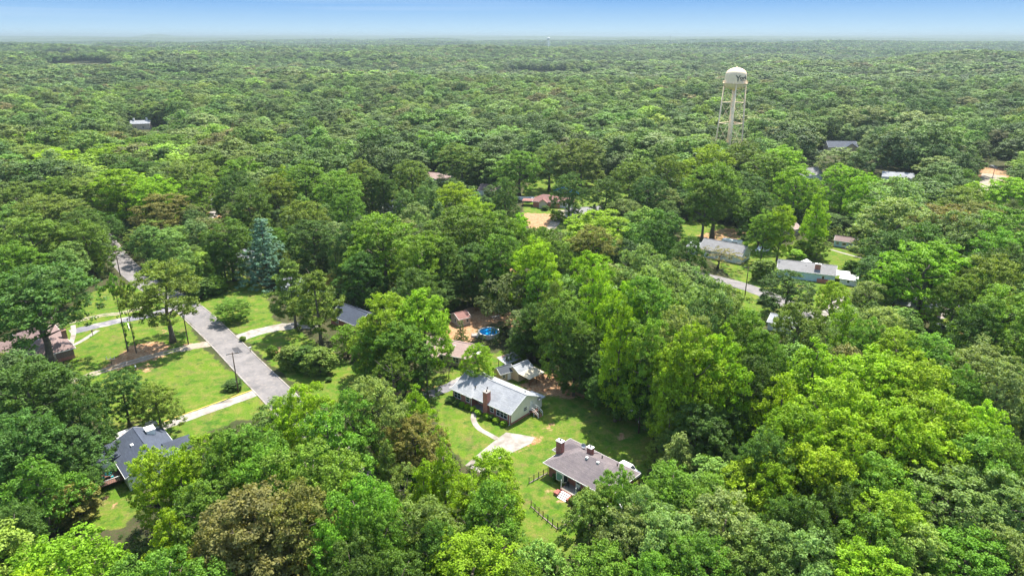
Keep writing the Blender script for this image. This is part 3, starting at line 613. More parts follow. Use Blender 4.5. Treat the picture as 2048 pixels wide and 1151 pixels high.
# --- mauve roofed brick house at the left edge
B = P(96, 682, 4.8); A = P(67, 647, 4.8); ang = math.degrees(math.atan2(B.y-A.y, B.x-A.x)); a_ = R(ang); ex = (math.cos(a_), math.sin(a_)); ey = (-ex[1], ex[0])
o_ = (A.x - ey[0]*4.2 - ex[0]*1.0, A.y - ey[1]*4.2 - ex[1]*1.0)
h = House('brick_house', 'brick house with mauve hip roof half hidden by trees at the left edge', o_, ang, 19.5, 8.4, 2.7)
h.body('brick3', 0, gable=False, base='brick', base_h=.8); h.hip_roof(2.1, 'sh_mauve', ov=.5)
h.part(MB().box(5, 11, -12.0, -.002, 0, 2.7), 'wing_wall', 'brick3'); h.part(MB().prism([(4.5, 2.6), (8, 4.5), (11.5, 2.6), (11.5, 2.74), (8, 4.66), (4.5, 2.74)], -12.6, 3.0, 'y'), 'wing_roof', 'sh_mauve')
h.chimney(11.0, 12.4, 8.05, 9.0, 0, 5.0, 'brick3', 'brick3'); h.vent(10.0, 2.6, 4.0, 'white'); h.vent(12.2, 3.0, 4.1, 'white')
h.window('right', 3.2, 1.0, 1.2, 1.2); h.window('back', 14.0, 1.0, 1.6, 1.3, panes=2); h.window('front', 15.0, 1.0, 1.2, 1.2)
h.part(MB().box(9.9, 10.4, -.5, -.004, 0, 3.6), 'meter_mast', 'metal'); H4 = h
# --- houses seen through gaps in the trees
def simple_house(name, label, loc, ang, L, W, wh, rh, wall, roof, wins=(), chim=None, hip=False, cat='house', ov=.4, group=None, door=None):
    h = House(name, label, loc, ang, L, W, wh, cat, group)
    h.body(wall, rh, gable=not hip)
    (h.hip_roof if hip else h.gable_roof)(rh, roof, ov=ov)
    for q in wins: h.window(*q)
    if door is not None: h.door(*door)
    if chim: h.chimney(*chim)
    return h
c_ = P(708, 620, 3)
simple_house('slate_house', 'slate roofed house with red chimney behind the two tall pines', (c_.x-6, c_.y-2.5), -40, 11.5, 8, 2.7, 2.2, 'brick2', 'sh_slate', [('front', 2, 1, 1.4, 1.2, 0, 2), ('front', 7.5, 1, 1.4, 1.2, 0, 2)], (-.3, .7, 3.2, 4.2, 0, 5.8, 'brick2'))
c_ = P(898, 690, 3)
h = simple_house('pink_roof_house', 'low house with faded pink roof between pool and grey roofed house', (c_.x-7.5, c_.y-1.5), -22, 14, 7.6, 2.7, 1.9, 'siding_tan', 'sh_pink', [('front', 2, 1, 1.4, 1.2, 0, 2), ('front', 9.5, 1, 1.6, 1.2, 0, 2), ('right', 3, 1, 1, 1.1)], None, door=('front', 6, .2, 1, 2))
h.part(MB().box(3.0, 6.2, -2.6, -.45, 2.3, 2.42), 'porch_roof', 'sh_pink'); h.part(MB().box(13.0, 15.2, 3.2, 6.5, 2.45, 2.6), 'side_roof', 'white'); [h.part(MB().bar((x, -2.4, 0), (x, -2.4, 2.3), .07), 'porch_post', 'white') for x in (3.2, 6.0)]; h.vent(9, 2.2, 4.0, 'white')
c_ = P(934, 654); 
simple_house('garden_shed', 'small white shed with brown roof on the bare earth beside the pool', (c_.x-2.2, c_.y+.2), 33, 3.6, 4.6, 2.2, 1.0, 'siding_pink', 'sh_red', [('front', .5, .9, .7, .9), ('front', 2.3, .9, .7, .9), ('left', 1.5, .9, .9, .9)], cat='shed', ov=.25, door=('right', 1.6, .1, 1.0, 1.8))
c_ = P(604, 566, 3)
simple_house('pale_house', 'pale grey roofed house glimpsed behind the tallest pine', (c_.x-7, c_.y), -35, 13, 7.5, 2.7, 2.0, 'siding_white', 'sh_grey', [('front', 3, 1, 1.4, 1.2, 0, 2), ('front', 8, 1, 1.4, 1.2, 0, 2)])
c_ = P(490, 512, 2.8); simple_house('pale_house', 'low grey roofed house tucked behind the blue spruce', (c_.x-4, c_.y), -30, 11, 7, 2.6, 1.8, 'siding_white', 'sh_grey', [('front', 2, 1, 1.4, 1.2, 0, 2)])
# brick house in the upper middle clearing
c_ = P(1066, 414)
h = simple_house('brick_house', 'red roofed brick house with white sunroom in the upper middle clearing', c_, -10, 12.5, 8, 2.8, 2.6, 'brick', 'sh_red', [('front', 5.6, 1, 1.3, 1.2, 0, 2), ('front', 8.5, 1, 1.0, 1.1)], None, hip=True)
h.part(MB().prism([(3.0, 0), (6.6, 0), (6.6, 2.7), (4.8, 4.0), (3.0, 2.7)], -1.6, -.002, 'y'), 'front_gable', 'siding_pink'); h.part(MB().prism([(2.6, 2.5), (4.8, 4.15), (7.0, 2.5), (7.0, 2.66), (4.8, 4.32), (2.6, 2.66)], -2.0, 2.5, 'y'), 'gable_roof', 'sh_red')
h.part(MB().box(12.52, 18.5, .6, 6.4, 0, 2.7), 'sunroom', 'siding_white'); h.part(MB().add([(12.0,.1,2.7),(19.0,.1,2.7),(19.0,6.9,2.7),(12.0,6.9,2.7),(12.0,3.5,4.3),(16.5,3.5,4.3)], [(3,2,1,0),(0,1,5,4),(1,2,5),(2,3,4,5),(3,0,4)]), 'sunroom_roof', 'sh_red')
for k in range(4): h.window('front', 13.1+k*1.1, 1.1, .6, 1.0, off=.6)
h.part(MB().box(18.52, 18.56, .9, 6.1, .6, 2.4), 'screen_panel', 'dark')
h.part(MB().box(-5.5, -.3, 1.0, 6.5, 2.4, 2.6), 'carport_roof', 'sh_red'); [h.part(MB().bar((-5.2, y, 0), (-5.2, y, 2.4), .09), 'carport_post', 'brick') for y in (1.3, 6.2)]
c_ = P(1142, 440); simple_house('pale_house', 'long pale grey roofed building below the red roofed brick house', (c_.x, c_.y), 17, 17, 8, 2.6, 1.6, 'siding_white', 'sh_pale', [('front', 3, 1, 1.4, 1.2, 0, 2), ('left', 3, 1, 1.1, 1.1)])
c_ = P(872, 352, 3); simple_house('pale_house', 'house with pale pink roof showing left of the round crowned tree', (c_.x-6, c_.y-3), -25, 15, 8, 2.8, 2.2, 'siding_white', 'sh_pink', [('front', 3, 1, 1.4, 1.2, 0, 2), ('front', 9, 1, 1.4, 1.2, 0, 2)])
c_ = P(985, 376, 3); simple_house('slate_house', 'dark roofed house with pale gable left of the red roofed brick house', (c_.x-7, c_.y-3), -20, 13, 8, 2.7, 2.3, 'siding_white', 'sh_mauve', [('front', 3, 1, 1.4, 1.2, 0, 2), ('right', 3, 1, 1.1, 1.1)])
c_ = P(795, 412, 3); simple_house('pale_house', 'pale house almost hidden behind a slender pale tree', (c_.x-6, c_.y-3), 30, 11, 8, 2.8, 2.0, 'siding_white', 'sh_grey', [('front', 3, 1, 1.4, 1.2, 0, 2)])
c_ = P(985, 512); simple_house('pale_house', 'pale walled house glimpsed through the gap in the dark centre trees', (c_.x-8, c_.y+14), -10, 14, 8, 2.8, 2.0, 'siding_white', 'sh_pale', [('front', 3, 1, 1.4, 1.2, 0, 2), ('front', 9, 1, 1.4, 1.2, 0, 2)])
# houses on the right
A = P(1476, 527); h = simple_house('white_house', 'white gable house with grey roof beside a white van', (A.x-11.5, A.y+9.0), -38, 15.5, 9, 3.0, 2.6, 'siding_white', 'sh_pale', [('right', 3.6, 1.0, 1.2, 1.4), ('right', 6.3, 1.0, .9, 1.2), ('front', 3, 1, 1.4, 1.2, 0, 2), ('front', 11, 1, 1.4, 1.2, 0, 2)])
h.part(MB().box(-5, -.3, 1.0, 7.0, 0, 2.5), 'side_wing', 'siding_white'); h.part(MB().prism([(.5, 2.4), (4, 3.8), (7.5, 2.4), (7.5, 2.54), (4, 3.96), (.5, 2.54)], -5.4, -.25, 'x'), 'wing_roof', 'sh_grey'); H11 = h
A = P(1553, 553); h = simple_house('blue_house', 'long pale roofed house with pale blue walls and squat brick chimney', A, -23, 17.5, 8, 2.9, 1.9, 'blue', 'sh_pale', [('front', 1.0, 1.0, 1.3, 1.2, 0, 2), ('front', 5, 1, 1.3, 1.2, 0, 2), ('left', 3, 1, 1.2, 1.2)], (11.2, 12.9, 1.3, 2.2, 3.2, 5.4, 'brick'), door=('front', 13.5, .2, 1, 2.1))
h.part(MB().box(12.3, 17.5, -.9, -.002, 0, 1.1), 'porch_wall', 'brick'); h.part(MB().prism([(6.6, 2.9), (8.6, 4.1), (10.6, 2.9), (10.6, 3.04), (8.6, 4.25), (6.6, 3.04)], 5.0, 10.5, 'y'), 'rear_gable', 'siding_white'); h.part(MB().box(17.55, 22, 1.6, 7, 2.4, 2.55), 'carport_roof', 'white'); [h.part(MB().bar((21.7, y, 0), (21.7, y, 2.4), .08), 'carport_post', 'white') for y in (1.9, 6.7)]; h.vent(8.5, 2.5, 4.0)
c_ = P(1690, 553, 2.2); simple_house('garden_shed', 'white roofed shed at the right end of the long blue walled house', (c_.x-2.0, c_.y-1), -30, 5, 4, 2.0, 1.0, 'siding_white', 'white', cat='shed', ov=.2, door=('front', 2, .1, 1, 1.8))
A = P(1667, 492); h = simple_house('garden_shed', 'pale blue shed with dark brown roof and white doors on the lawn', A, -33, 7.4, 4.4, 2.4, 1.2, 'blue', 'sh_mauve', [('front', .8, 1.0, .8, .8), ('front', 5.2, 1.0, .8, .8)], cat='shed', ov=.3, door=('front', 2.7, .1, 1.6, 1.9))
A = P(1592, 472); simple_house('garden_shed', 'tan shed standing between two tall green trees', (A.x-1, A.y), 35, 4.5, 4.5, 2.7, 1.4, 'siding_tan', 'sh_pink', [('front', 1.5, 1, .8, .8)], cat='shed', ov=.2, door=('left', 1.6, .1, 1.4, 1.9))
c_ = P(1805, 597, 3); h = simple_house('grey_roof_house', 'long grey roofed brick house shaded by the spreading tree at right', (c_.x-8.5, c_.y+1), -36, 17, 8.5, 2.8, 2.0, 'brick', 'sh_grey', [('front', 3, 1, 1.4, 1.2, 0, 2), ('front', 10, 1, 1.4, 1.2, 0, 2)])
c_ = P(1556, 638, 2.6); simple_house('garage', 'pale roofed garage half buried in foliage near the right road', (c_.x-3, c_.y-1), -35, 7, 6, 2.4, 1.3, 'siding_white', 'sh_grey', cat='garage', door=('front', 2, .1, 2.4, 2.1, 0, 'white', False))
c_ = P(398, 985, 2.8); simple_house('pale_house', 'white roofed cabin glimpsed beneath leaves left of the tan tree', (c_.x-3, c_.y-2), -30, 7, 6, 2.5, 1.3, 'siding_white', 'sh_pale', [('front', 2, 1, 1.1, 1.1)])
c_ = P(1228, 1008, 2.2); simple_house('garden_shed', 'white topped shed beside the hip roofed house under pale leaves', (c_.x-1.4, c_.y-1), -44, 3, 2.6, 1.9, .7, 'siding_white', 'white', cat='shed', ov=.15)
# farther roofs
c_ = P(1683, 292, 5); h = simple_house('pink_house', 'two storey pink house with grey roof right of the water tower', (c_.x-11, c_.y-5), -4, 19, 10, 5.2, 3.2, 'siding_pink', 'sh_slate', [('front', 3, 3.4, 1.4, 1.4, 0, 2), ('front', 8.5, 3.4, 1.4, 1.4, 0, 2), ('front', 14, 3.4, 1.4, 1.4, 0, 2), ('front', 3, 1.0, 1.4, 1.4, 0, 2), ('front', 14, 1.0, 1.4, 1.4, 0, 2)], ov=.5)
h.part(MB().prism([(10.5, 0), (17.5, 0), (17.5, 5.2), (14, 7.6), (10.5, 5.2)], -2.5, -.002, 'y'), 'front_gable', 'siding_tan'); h.part(MB().prism([(10, 5.0), (14, 7.8), (18, 5.0), (18, 5.2), (14, 8.02), (10, 5.2)], -3, 4, 'y'), 'gable_roof', 'sh_slate')
far = [(283,246,'white_house','white house with chimneys among the trees at far left',15,9,5,2.2,'siding_pink','sh_grey',16), (1275,790,None,'',0,0,0,0,'','',0),
 (1484,117,'warehouse','long white warehouse roof behind the water tower',46,26,9,5,'siding_white','sh_pale',12), (1585,90,'warehouse','small white block far off below the chimney stack',50,30,10,3,'siding_white','white',0),
 (1660,101,'warehouse','white roofed building on the far plain right of the tower',40,18,7,3,'siding_white','white',10), (1998,104,'warehouse','white roofed building near the right end of the horizon',55,24,8,3,'siding_white','white',-8),
 (1270,143,'white_house','white roofed house far off left of the water tower',16,10,5,3,'siding_white','white',10), (1612,135,'warehouse','grey roofed building among trees right of the tower tank',26,12,6,3,'siding_white','sh_grey',-12),
 (1105,110,'warehouse','long low pale building below the distant water tower',60,20,6,2,'siding_white','sh_pale',4), (1700,100,'warehouse','small white roof right of the other far roofs',26,16,7,3,'siding_white','white',20), (1787,338,'grey_roof_house','grey roofed house between trees at upper right',15,8,3,2,'siding_white','sh_grey',-25), (1620,345,'pale_house','pale house behind the tall tree row at right',18,9,5,3,'siding_white','sh_pale',20)]
for u, v, nm, lab, L_, W_, wh_, rh_, wm, rm, an in far:
    if not nm: continue
    z_ = (14 if v < 200 else 6)
    c_ = P(u, v, z_); zz = float(hills_z(np.array([c_.x]), np.array([c_.y]))[0])
    h = simple_house(nm, lab, (c_.x-L_/2, c_.y-W_/2), an, L_, W_, wh_ + (z_-wh_-rh_ if v < 200 else 0), rh_, wm, rm, [('front', L_*.2, 1.2, L_*.08, 1.5), ('front', L_*.6, 1.2, L_*.08, 1.5)], cat='warehouse' if nm == 'warehouse' else 'house')
    h.r.location.z = zz - .2
    if u == 283: h.chimney(2, 3.2, 4, 5, 5, 9, 'white'); h.chimney(12, 13.2, 4, 5, 5, 9, 'white')
# ---------------------------------------------------------------- water tower
top = P(1474, 133, 59.2)
wt = empty('water_tower', (top.x, top.y, 0)); tag(wt, 'cream water tower with a domed tank lettered York on tall legs', 'water tower')
face = math.atan2(-top.y, -top.x); TR = 5.75
MB().lathe([(.3, 46.6), (2.5, 46.9), (4.3, 47.6), (5.5, 48.8), (6.0, 50.2), (6.05, 50.45), (5.98, 50.7), (5.86, 52.5), (5.75, 55.0), (5.45, 56.0), (4.7, 57.0), (3.4, 57.9), (1.8, 58.4), (.35, 58.55), (.3, 59.2), (.05, 59.25)], 48).build('tank', M['cream_steel'], wt, True)
bl = MB().lathe([(6.0, 50.25), (6.75, 50.25), (6.75, 50.42), (6.0, 50.42)], 40); bal = bl.build('balcony', M['cream_steel'], wt)
hr = MB()
for k in range(40):
    a0, a1 = 2*math.pi*k/40, 2*math.pi*(k+1)/40
    p0 = (6.7*math.cos(a0), 6.7*math.sin(a0)); p1 = (6.7*math.cos(a1), 6.7*math.sin(a1))
    for z in (51.0, 51.45): hr.bar((*p0, z), (*p1, z), .035, 4)
    hr.bar((*p0, 50.43), (*p0, 51.45), .03, 4)
hr.build('handrail', M['cream_steel'], bal)
def legpt(k, z): 
    a = face + .12 + k*math.pi/2; r = 5.7 + (50.2 - z)*.048; return Vector((r*math.cos(a), r*math.sin(a), z))
for k in range(4):
    MB().tube([legpt(k, 0), legpt(k, 50.6)], [.44, .40], 12).build('leg', M['cream_steel'], wt, True)
    MB().box(-1, 1, -1, 1, 0, .5).build('footing', M['concrete'], wt).location = legpt(k, 0)
levels = [1, 15.0, 28.3, 39.8, 49.5]
for li in (1, 2, 3):
    for k in range(4): MB().bar(legpt(k, levels[li]), legpt((k+1) % 4, levels[li]), .17, 8).build('strut', M['cream_steel'], wt)
for li in range(4):
    for k in range(4):
        MB().bar(legpt(k, levels[li]+.3), legpt((k+1) % 4, levels[li+1]-.3), .055, 6).bar(legpt(k, levels[li+1]-.3), legpt((k+1) % 4, levels[li]+.3), .055, 6).build('cross_brace', M['cream_steel'], wt)
ldm = MB(); la, lb = legpt(1, 1.0), legpt(1, 50.3); off_ = Vector((math.cos(face), math.sin(face), 0))*.62; sd = Vector((-math.sin(face), math.cos(face), 0))*.22
for sgn in (-1, 1): ldm.bar(la + off_ + sd*sgn, lb + off_ + sd*sgn, .05, 5)
for k in range(60): q = (la + off_).lerp(lb + off_, (k+.5)/60); ldm.bar(q - sd, q + sd, .03, 4)
ldm.build('ladder', M['metal'], wt)
MB().tube([(0, 0, 0), (0, 0, 46.8)], [.4, .4], 12).build('riser_pipe', M['cream_steel'], wt, True)
def lettering(s, size, th0, z, sx=1.0):
    cu = bpy.data.curves.new('lettering', 'FONT'); cu.body = s; cu.size = size; cu.extrude = 0.03; cu.offset = 0.06
    t = bpy.data.objects.new('lettering_curve', cu); C.objects.link(t); dg = bpy.context.evaluated_depsgraph_get()
    me = bpy.data.meshes.new_from_object(t.evaluated_get(dg)); bpy.data.objects.remove(t)
    bm_ = __import__('bmesh'); b = bm_.new(); b.from_mesh(me); bm_.ops.subdivide_edges(b, edges=[e for e in b.edges if e.calc_length() > .35], cuts=3); b.to_mesh(me); b.free()
    for v in me.vertices:
        zz = z + v.co.y; r = 5.90 + (53.2 - zz)*.05 + v.co.z*.8; a = th0 + v.co.x*sx/5.9
        v.co = (r*math.cos(a), r*math.sin(a), zz)
    me.materials.clear(); me.materials.append(M['ink']); o = bpy.data.objects.new('lettering', me); C.objects.link(o); o.parent = wt
lettering('Y', 4.6, face + .00, 51.55, .95); lettering('ork', 3.0, face + .38, 52.45, 1.3)
ub = MB(); n = 12
for i in range(n):
    a0 = face + .46 + .62*i/n; a1 = face + .46 + .62*(i+1)/n; q = lambda a, r, z: (r*math.cos(a), r*math.sin(a), z)
    ub.add([q(a0, 5.93, 51.75), q(a1, 5.93, 51.75), q(a1, 5.93, 52.0), q(a0, 5.93, 52.0), q(a0, 6.0, 51.75), q(a1, 6.0, 51.75), q(a1, 6.0, 52.0), q(a0, 6.0, 52.0)], [(3,2,1,0),(4,5,6,7),(0,1,5,4),(1,2,6,5),(2,3,7,6),(3,0,4,7)])
ub.build('underline', M['ink'], wt)
# distant tower, mast and stack
c_ = P(1097, 74.5, 69); g_ = float(hills_z(np.array([c_.x]), np.array([c_.y]))[0])
t2 = empty('water_tower', (c_.x, c_.y, g_)); tag(t2, 'small distant white water tower standing on the far horizon', 'water tower'); q = 69 - g_
MB().lathe([(1, q-17), (6, q-16), (9.5, q-12), (10, q-9), (9, q-4), (5, q-1), (.5, q)], 20).build('tank', M['white'], t2, True)
for k in range(6):
    a = k*math.pi/3 + .3; MB().bar((11*math.cos(a), 11*math.sin(a), 0), (9*math.cos(a), 9*math.sin(a), q-11), .9, 6).build('leg', M['white'], t2)
MB().bar((0, 0, 0), (0, 0, q-16), 1.4, 8).build('riser_pipe', M['white'], t2)
c_ = P(1340, 86, 38); g_ = float(hills_z(np.array([c_.x]), np.array([c_.y]))[0]); ms = empty('radio_mast', (c_.x, c_.y, g_)); tag(ms, 'thin grey lattice radio mast rising above the horizon', 'radio mast'); mh = 88 - g_
lm = MB()
for k in range(3):
    a = k*2.094; lm.bar((1.3*math.cos(a), 1.3*math.sin(a), 0), (.7*math.cos(a), .7*math.sin(a), mh-6), .32, 5)
for i in range(14):
    z0_, z1_ = (mh-6)*i/14, (mh-6)*(i+1)/14
    for k in range(3):
        a, b = k*2.094, (k+1)*2.094; lm.bar((1.2*math.cos(a), 1.2*math.sin(a), z0_), (1.2*math.cos(b), 1.2*math.sin(b), z1_), .16, 4)
lm.build('lattice', M['metal'], ms); MB().bar((0, 0, mh-6), (0, 0, mh), .3, 6).build('antenna', M['metal'], ms)
c_ = P(1585, 93, 20); g_ = float(hills_z(np.array([c_.x]), np.array([c_.y]))[0]); st = empty('chimney_stack', (c_.x, c_.y, g_)); tag(st, 'dark squat industrial stack far off on the plain', 'chimney stack')
MB().lathe([(4.2, 0), (3.6, 40-g_), (3.8, 41-g_), (3.8, 46-g_), (3.0, 46-g_)], 16).build('shaft', M['sh_dark'], st, True); MB().lathe([(4.4, 41.5-g_), (4.4, 43-g_), (3.9, 43-g_), (3.9, 41.5-g_)], 16).build('rim', M['metal'], st)
# ---------------------------------------------------------------- utility poles
def pole(u, v, hgt, ang, label, arms=1, transformer=False, lamp=0, lean=0.0):
    b = P(u, v); e = empty('utility_pole', b, R(ang)); tag(e, label, 'utility pole', 'wooden utility poles')
    MB().tube([(0, 0, -.3), (lean, 0, hgt)], [.17, .11], 10).build('pole', M['wood'], e, True)
    for k in range(arms):
        z = hgt - .35 - k*.9; c = MB().box(-1.35+lean, 1.35+lean, -.14, -.03, z, z+.14).build('crossarm', M['wood'], e)
        for x in (-1.25, -.75, .75, 1.25): MB().lathe([(.05, z+.141), (.07, z+.2), (.05, z+.24), (.07, z+.28), (.02, z+.34)], 8, (x+lean, -.085)).build('insulator', M['metal'], c)
    if transformer:
        MB().lathe([(.05, hgt-2.6), (.3, hgt-2.55), (.32, hgt-1.75), (.22, hgt-1.65), (.05, hgt-1.6)], 14, (.0, -.5)).build('transformer', M['metal'], e, True)
    if lamp:
        a = MB().tube([(0, 0, hgt-2.2), (lamp*.7, 0, hgt-1.7), (lamp*1.7, 0, hgt-1.6)], [.05, .045, .04], 6).build('lamp_arm', M['metal'], e)
        MB().box(min(lamp*1.55, lamp*2.3), max(lamp*1.55, lamp*2.3), -.13, .13, hgt-1.72, hgt-1.56).build('lamp_head', M['lamp'], a)
    MB().box(-.22, -.12, -.1, .1, 2.4, 2.9).build('marker_box', M['metal'], e)
    return e
pole(377, 688, 10.2, 25, 'utility pole with grey transformer standing left of the road beside the gravel track', 1, True)
pole(477, 784, 9.9, 25, 'utility pole with wide crossarm beside the concrete drive and the road', 1, False)
pole(241, 552, 9.0, 20, 'utility pole with white street light arm where the road nears the trees', 1, False, 1)
pole(191, 1006, 5.6, 10, 'short dark utility pole on the lawn of the slate roofed house', 0, True)
pole(1490, 590, 9.2, -20, 'slim utility pole beside the right hand road', 1)
pole(1277, 866, 6.9, 0, 'dark utility pole at the edge of the wood behind the hip roofed house', 0, False, -1)
pole(1981, 372, 10.5, 0, 'far utility pole standing on the pale gravel road at right', 2)
# a leaning bare pole
b = P(135, 1026); e = empty('wooden_post', b); tag(e, 'leaning bare grey post below the small lit tree at lower left', 'post'); MB().tube([(0, 0, -.2), (-.9, .3, 4.6)], [.14, .1], 8).build('shaft', M['wood'], e, True); MB().lathe([(.11, 0), (.11, .12), (.02, .16)], 8).build('cap', M['metal'], e).location = (-.9, .3, 4.58)
# ---------------------------------------------------------------- pool and garden things
b = P(978, 672); e = empty('swimming_pool', (P(978, 662, 1.25).x, P(978, 662, 1.25).y, 0)); tag(e, 'round above ground swimming pool with bright blue water', 'pool')
MB().lathe([(2.72, 0), (2.72, 1.2), (2.62, 1.2), (2.62, .05), (.05, .05)], 40).build('wall', M['pool_wall'], e); MB().lathe([(.02, 1.0), (2.6, 1.0), (2.6, 1.02), (.02, 1.02)], 40).build('water', M['pool_water'], e)
MB().lathe([(2.58, 1.21), (2.88, 1.21), (2.88, 1.29), (2.58, 1.29)], 40).build('rim', M['white'], e)
for k in range(16):
    a = k*math.pi/8; MB().box(2.73, 2.82, -.09, .09, 0, 1.2).build('wall_post', M['metal'], e).rotation_euler = (0, 0, a)
ld = MB()
for y in (-.3, .3): ld.bar((-3.6, y, 0), (-2.9, y, 1.9), .05).bar((-2.2, y, .6), (-2.9, y, 1.9), .05)
for k in range(4): ld.box(-3.55+k*.17, -3.35+k*.17, -.3, .3, .25+.3*k, .3+.3*k)
lo = ld.build('ladder', M['white'], e); lo.rotation_euler = (0, 0, .5)
MB().box(-4.7, -3.0, -.9, .9, .0, .5).build('deck', M['concrete'], e).rotation_euler = (0, 0, .1)
e = empty('picnic_table', P(992, 637), .5); tag(e, 'weathered picnic table on bare earth behind the pool', 'picnic table')
MB().box(-1.2, 1.2, -.4, .4, .72, .78).build('table_top', M['concrete'], e)
for y in (-.85, .85): MB().box(-1.2, 1.2, y-.15, y+.15, .42, .47).build('bench', M['concrete'], e)
for x in (-.85, .85): MB().bar((x, -.9, 0), (x, -.2, .72), .05).bar((x, .9, 0), (x, .2, .72), .05).box(x-.04, x+.04, -.95, .95, .36, .42).build('trestle', M['wood'], e)
def mailbox(u, v, ang, label, mat='white', ht=1.05):
    e = empty('mailbox', P(u, v), R(ang)); tag(e, label, 'mailbox', 'roadside mailboxes')
    MB().box(-.06, .06, -.06, .06, 0, ht).build('post', M['wood'], e)
    MB().prism([(-.14, ht), (.14, ht), (.14, ht+.2), (.09, ht+.29), (-.09, ht+.29), (-.14, ht+.2)], -.3, .3, 'y').build('box', M[mat], e); MB().box(.142, .16, .05, .08, ht+.1, ht+.36).build('flag', M['tail'], e)
mailbox(501, 703, -50, 'white mailbox on the verge right of the road'); mailbox(186, 671, 10, 'dark mailbox on the lawn beside the white footpath', 'dark', 1.3); mailbox(272, 740, 20, 'small white mailbox beside the gravel track', 'white', .9)
e = empty('swing_frame', P(224, 729), .2); tag(e, 'small white frame on a dark post beside the gravel track', 'sign frame')
MB().bar((0, 0, 0), (0, 0, 1.6), .07).build('post', M['dark'], e); fr = MB().bar((-.9, 0, 1.6), (.9, 0, 1.6), .06); fr.bar((-.9, 0, 1.6), (-.9, 0, 2.3), .06).bar((.9, 0, 1.6), (.9, 0, 2.3), .06).bar((0, 0, 1.6), (0, 0, 2.2), .06).build('frame', M['white'], e)
e = empty('gate_bar', P(258, 655), -1.0); tag(e, 'low white bar lying across the grass by the dark asphalt drive', 'gate bar'); MB().bar((-2.2, 0, .55), (2.2, 0, .55), .09).build('bar', M['white'], e)
for x in (-1.9, 1.9): MB().bar((x, 0, 0), (x, 0, .5), .06).build('post', M['white'], e)
e = empty('wheelie_bin', P(146, 712), .3); tag(e, 'dark green wheelie bin at the corner of the mauve roofed house', 'bin')
MB().add([(-.28,-.3,.08),(.28,-.3,.08),(.28,.3,.08),(-.28,.3,.08),(-.36,-.4,1.05),(.36,-.4,1.05),(.36,.4,1.05),(-.36,.4,1.05)], [(3,2,1,0),(4,5,6,7),(0,1,5,4),(1,2,6,5),(2,3,7,6),(3,0,4,7)]).build('body', M['bin'], e); MB().box(-.4, .4, -.44, .44, 1.06, 1.14).build('lid', M['bin'], e)
for x in (-.3, .3): MB().prism([(.3+.1*math.cos(k*.785), .1+.1*math.sin(k*.785)) for k in range(8)], x-.04, x+.04, 'x').build('wheel', M['tyre'], e)
for u, v, lab in ((1122, 384, 'large blue tarpaulin shelter behind the red roofed brick house'), (1146, 389, 'smaller blue tarpaulin shelter under the trees beside the lawn')):
    e = empty('tarpaulin_shelter', P(u, v), .3); tag(e, lab, 'shelter'); s_ = 1.0 if u == 1122 else .75
    MB().prism([(-3*s_, 0), (3*s_, 0), (3*s_, 1.6*s_), (1.9*s_, 2.8*s_), (0, 3.4*s_), (-1.9*s_, 2.8*s_), (-3*s_, 1.6*s_)], -3.5*s_, 3.5*s_, 'y').build('cover', M['tarp'], e, bevel=.2)
    for x in (-3.05, 3.05): MB().bar((x*s_, -3.55*s_, 0), (x*s_, -3.55*s_, 1.7*s_), .08).build('pole', M['metal'], e)
e = empty('mesh_fence', P(420, 397), .2); tag(e, 'low rust coloured barrier near the far driveway on the left', 'barrier'); MB().box(-3, 3, -.05, .05, .1, 1.0).build('mesh', M['terracotta'], e)
for x in (-2.9, 0, 2.9): MB().bar((x, .1, 0), (x, .1, 1.1), .05).build('post', M['dark'], e)
# fences of the hip roofed house
def fence(name, pts, label, grp='picket fence runs around the front lawn'):
    o = P(*pts[0]); e = empty(name, o); tag(e, label, 'fence', grp); rl, kb = MB(), MB()
    L = [P(*q) - o for q in pts]; npk = 0
    for a, b in zip(L[:-1], L[1:]):
        d = b - a; n = max(1, int(d.length/.95)); t = d.normalized(); pr = Vector((-t.y, t.x, 0))*.1
        for z in (.25, 1.05): rl.bar(a + Vector((0, 0, z)), b + Vector((0, 0, z)), .022, 4)
        for k in range(n*4): p = a + d*((k+.5)/(n*4)); rl.box(p.x-.012, p.x+.012, p.y-.012, p.y+.012, .12, 1.15)
        kb.add([tuple(a-pr), tuple(b-pr), tuple(b+pr), tuple(a+pr)] + [tuple(q+Vector((0, 0, .12))) for q in (a-pr, b-pr, b+pr, a+pr)], [(3,2,1,0),(4,5,6,7),(0,1,5,4),(1,2,6,5),(2,3,7,6),(3,0,4,7)])
        for k in range(n+1):
            p = a + d*(k/n); MB().box(p.x-.06, p.x+.06, p.y-.06, p.y+.06, 0, 1.35).build('post', M['dark'], e)
    rl.build('picket_panel', M['dark'], e); kb.build('edging', M['gravel'], e)
fence('picket_fence', [(1058, 966), (1096, 945)], 'short black picket fence left of the hip roofed house')
fence('picket_fence', [(1062, 1012), (1086, 1034), (1115, 1058), (1150, 1037), (1172, 1024)], 'long black picket fence turning a corner on the front lawn')
e = empty('white_fence', P(1034, 400), -.1); tag(e, 'white board fence left of the red roofed brick house', 'fence'); MB().box(0, 8.5, -.05, .05, .1, 1.8).build('board_panel', M['white'], e)
for k in range(5): MB().box(k*2.1-.08, k*2.1+.08, .06, .2, 0, 1.9).build('post', M['white'], e)
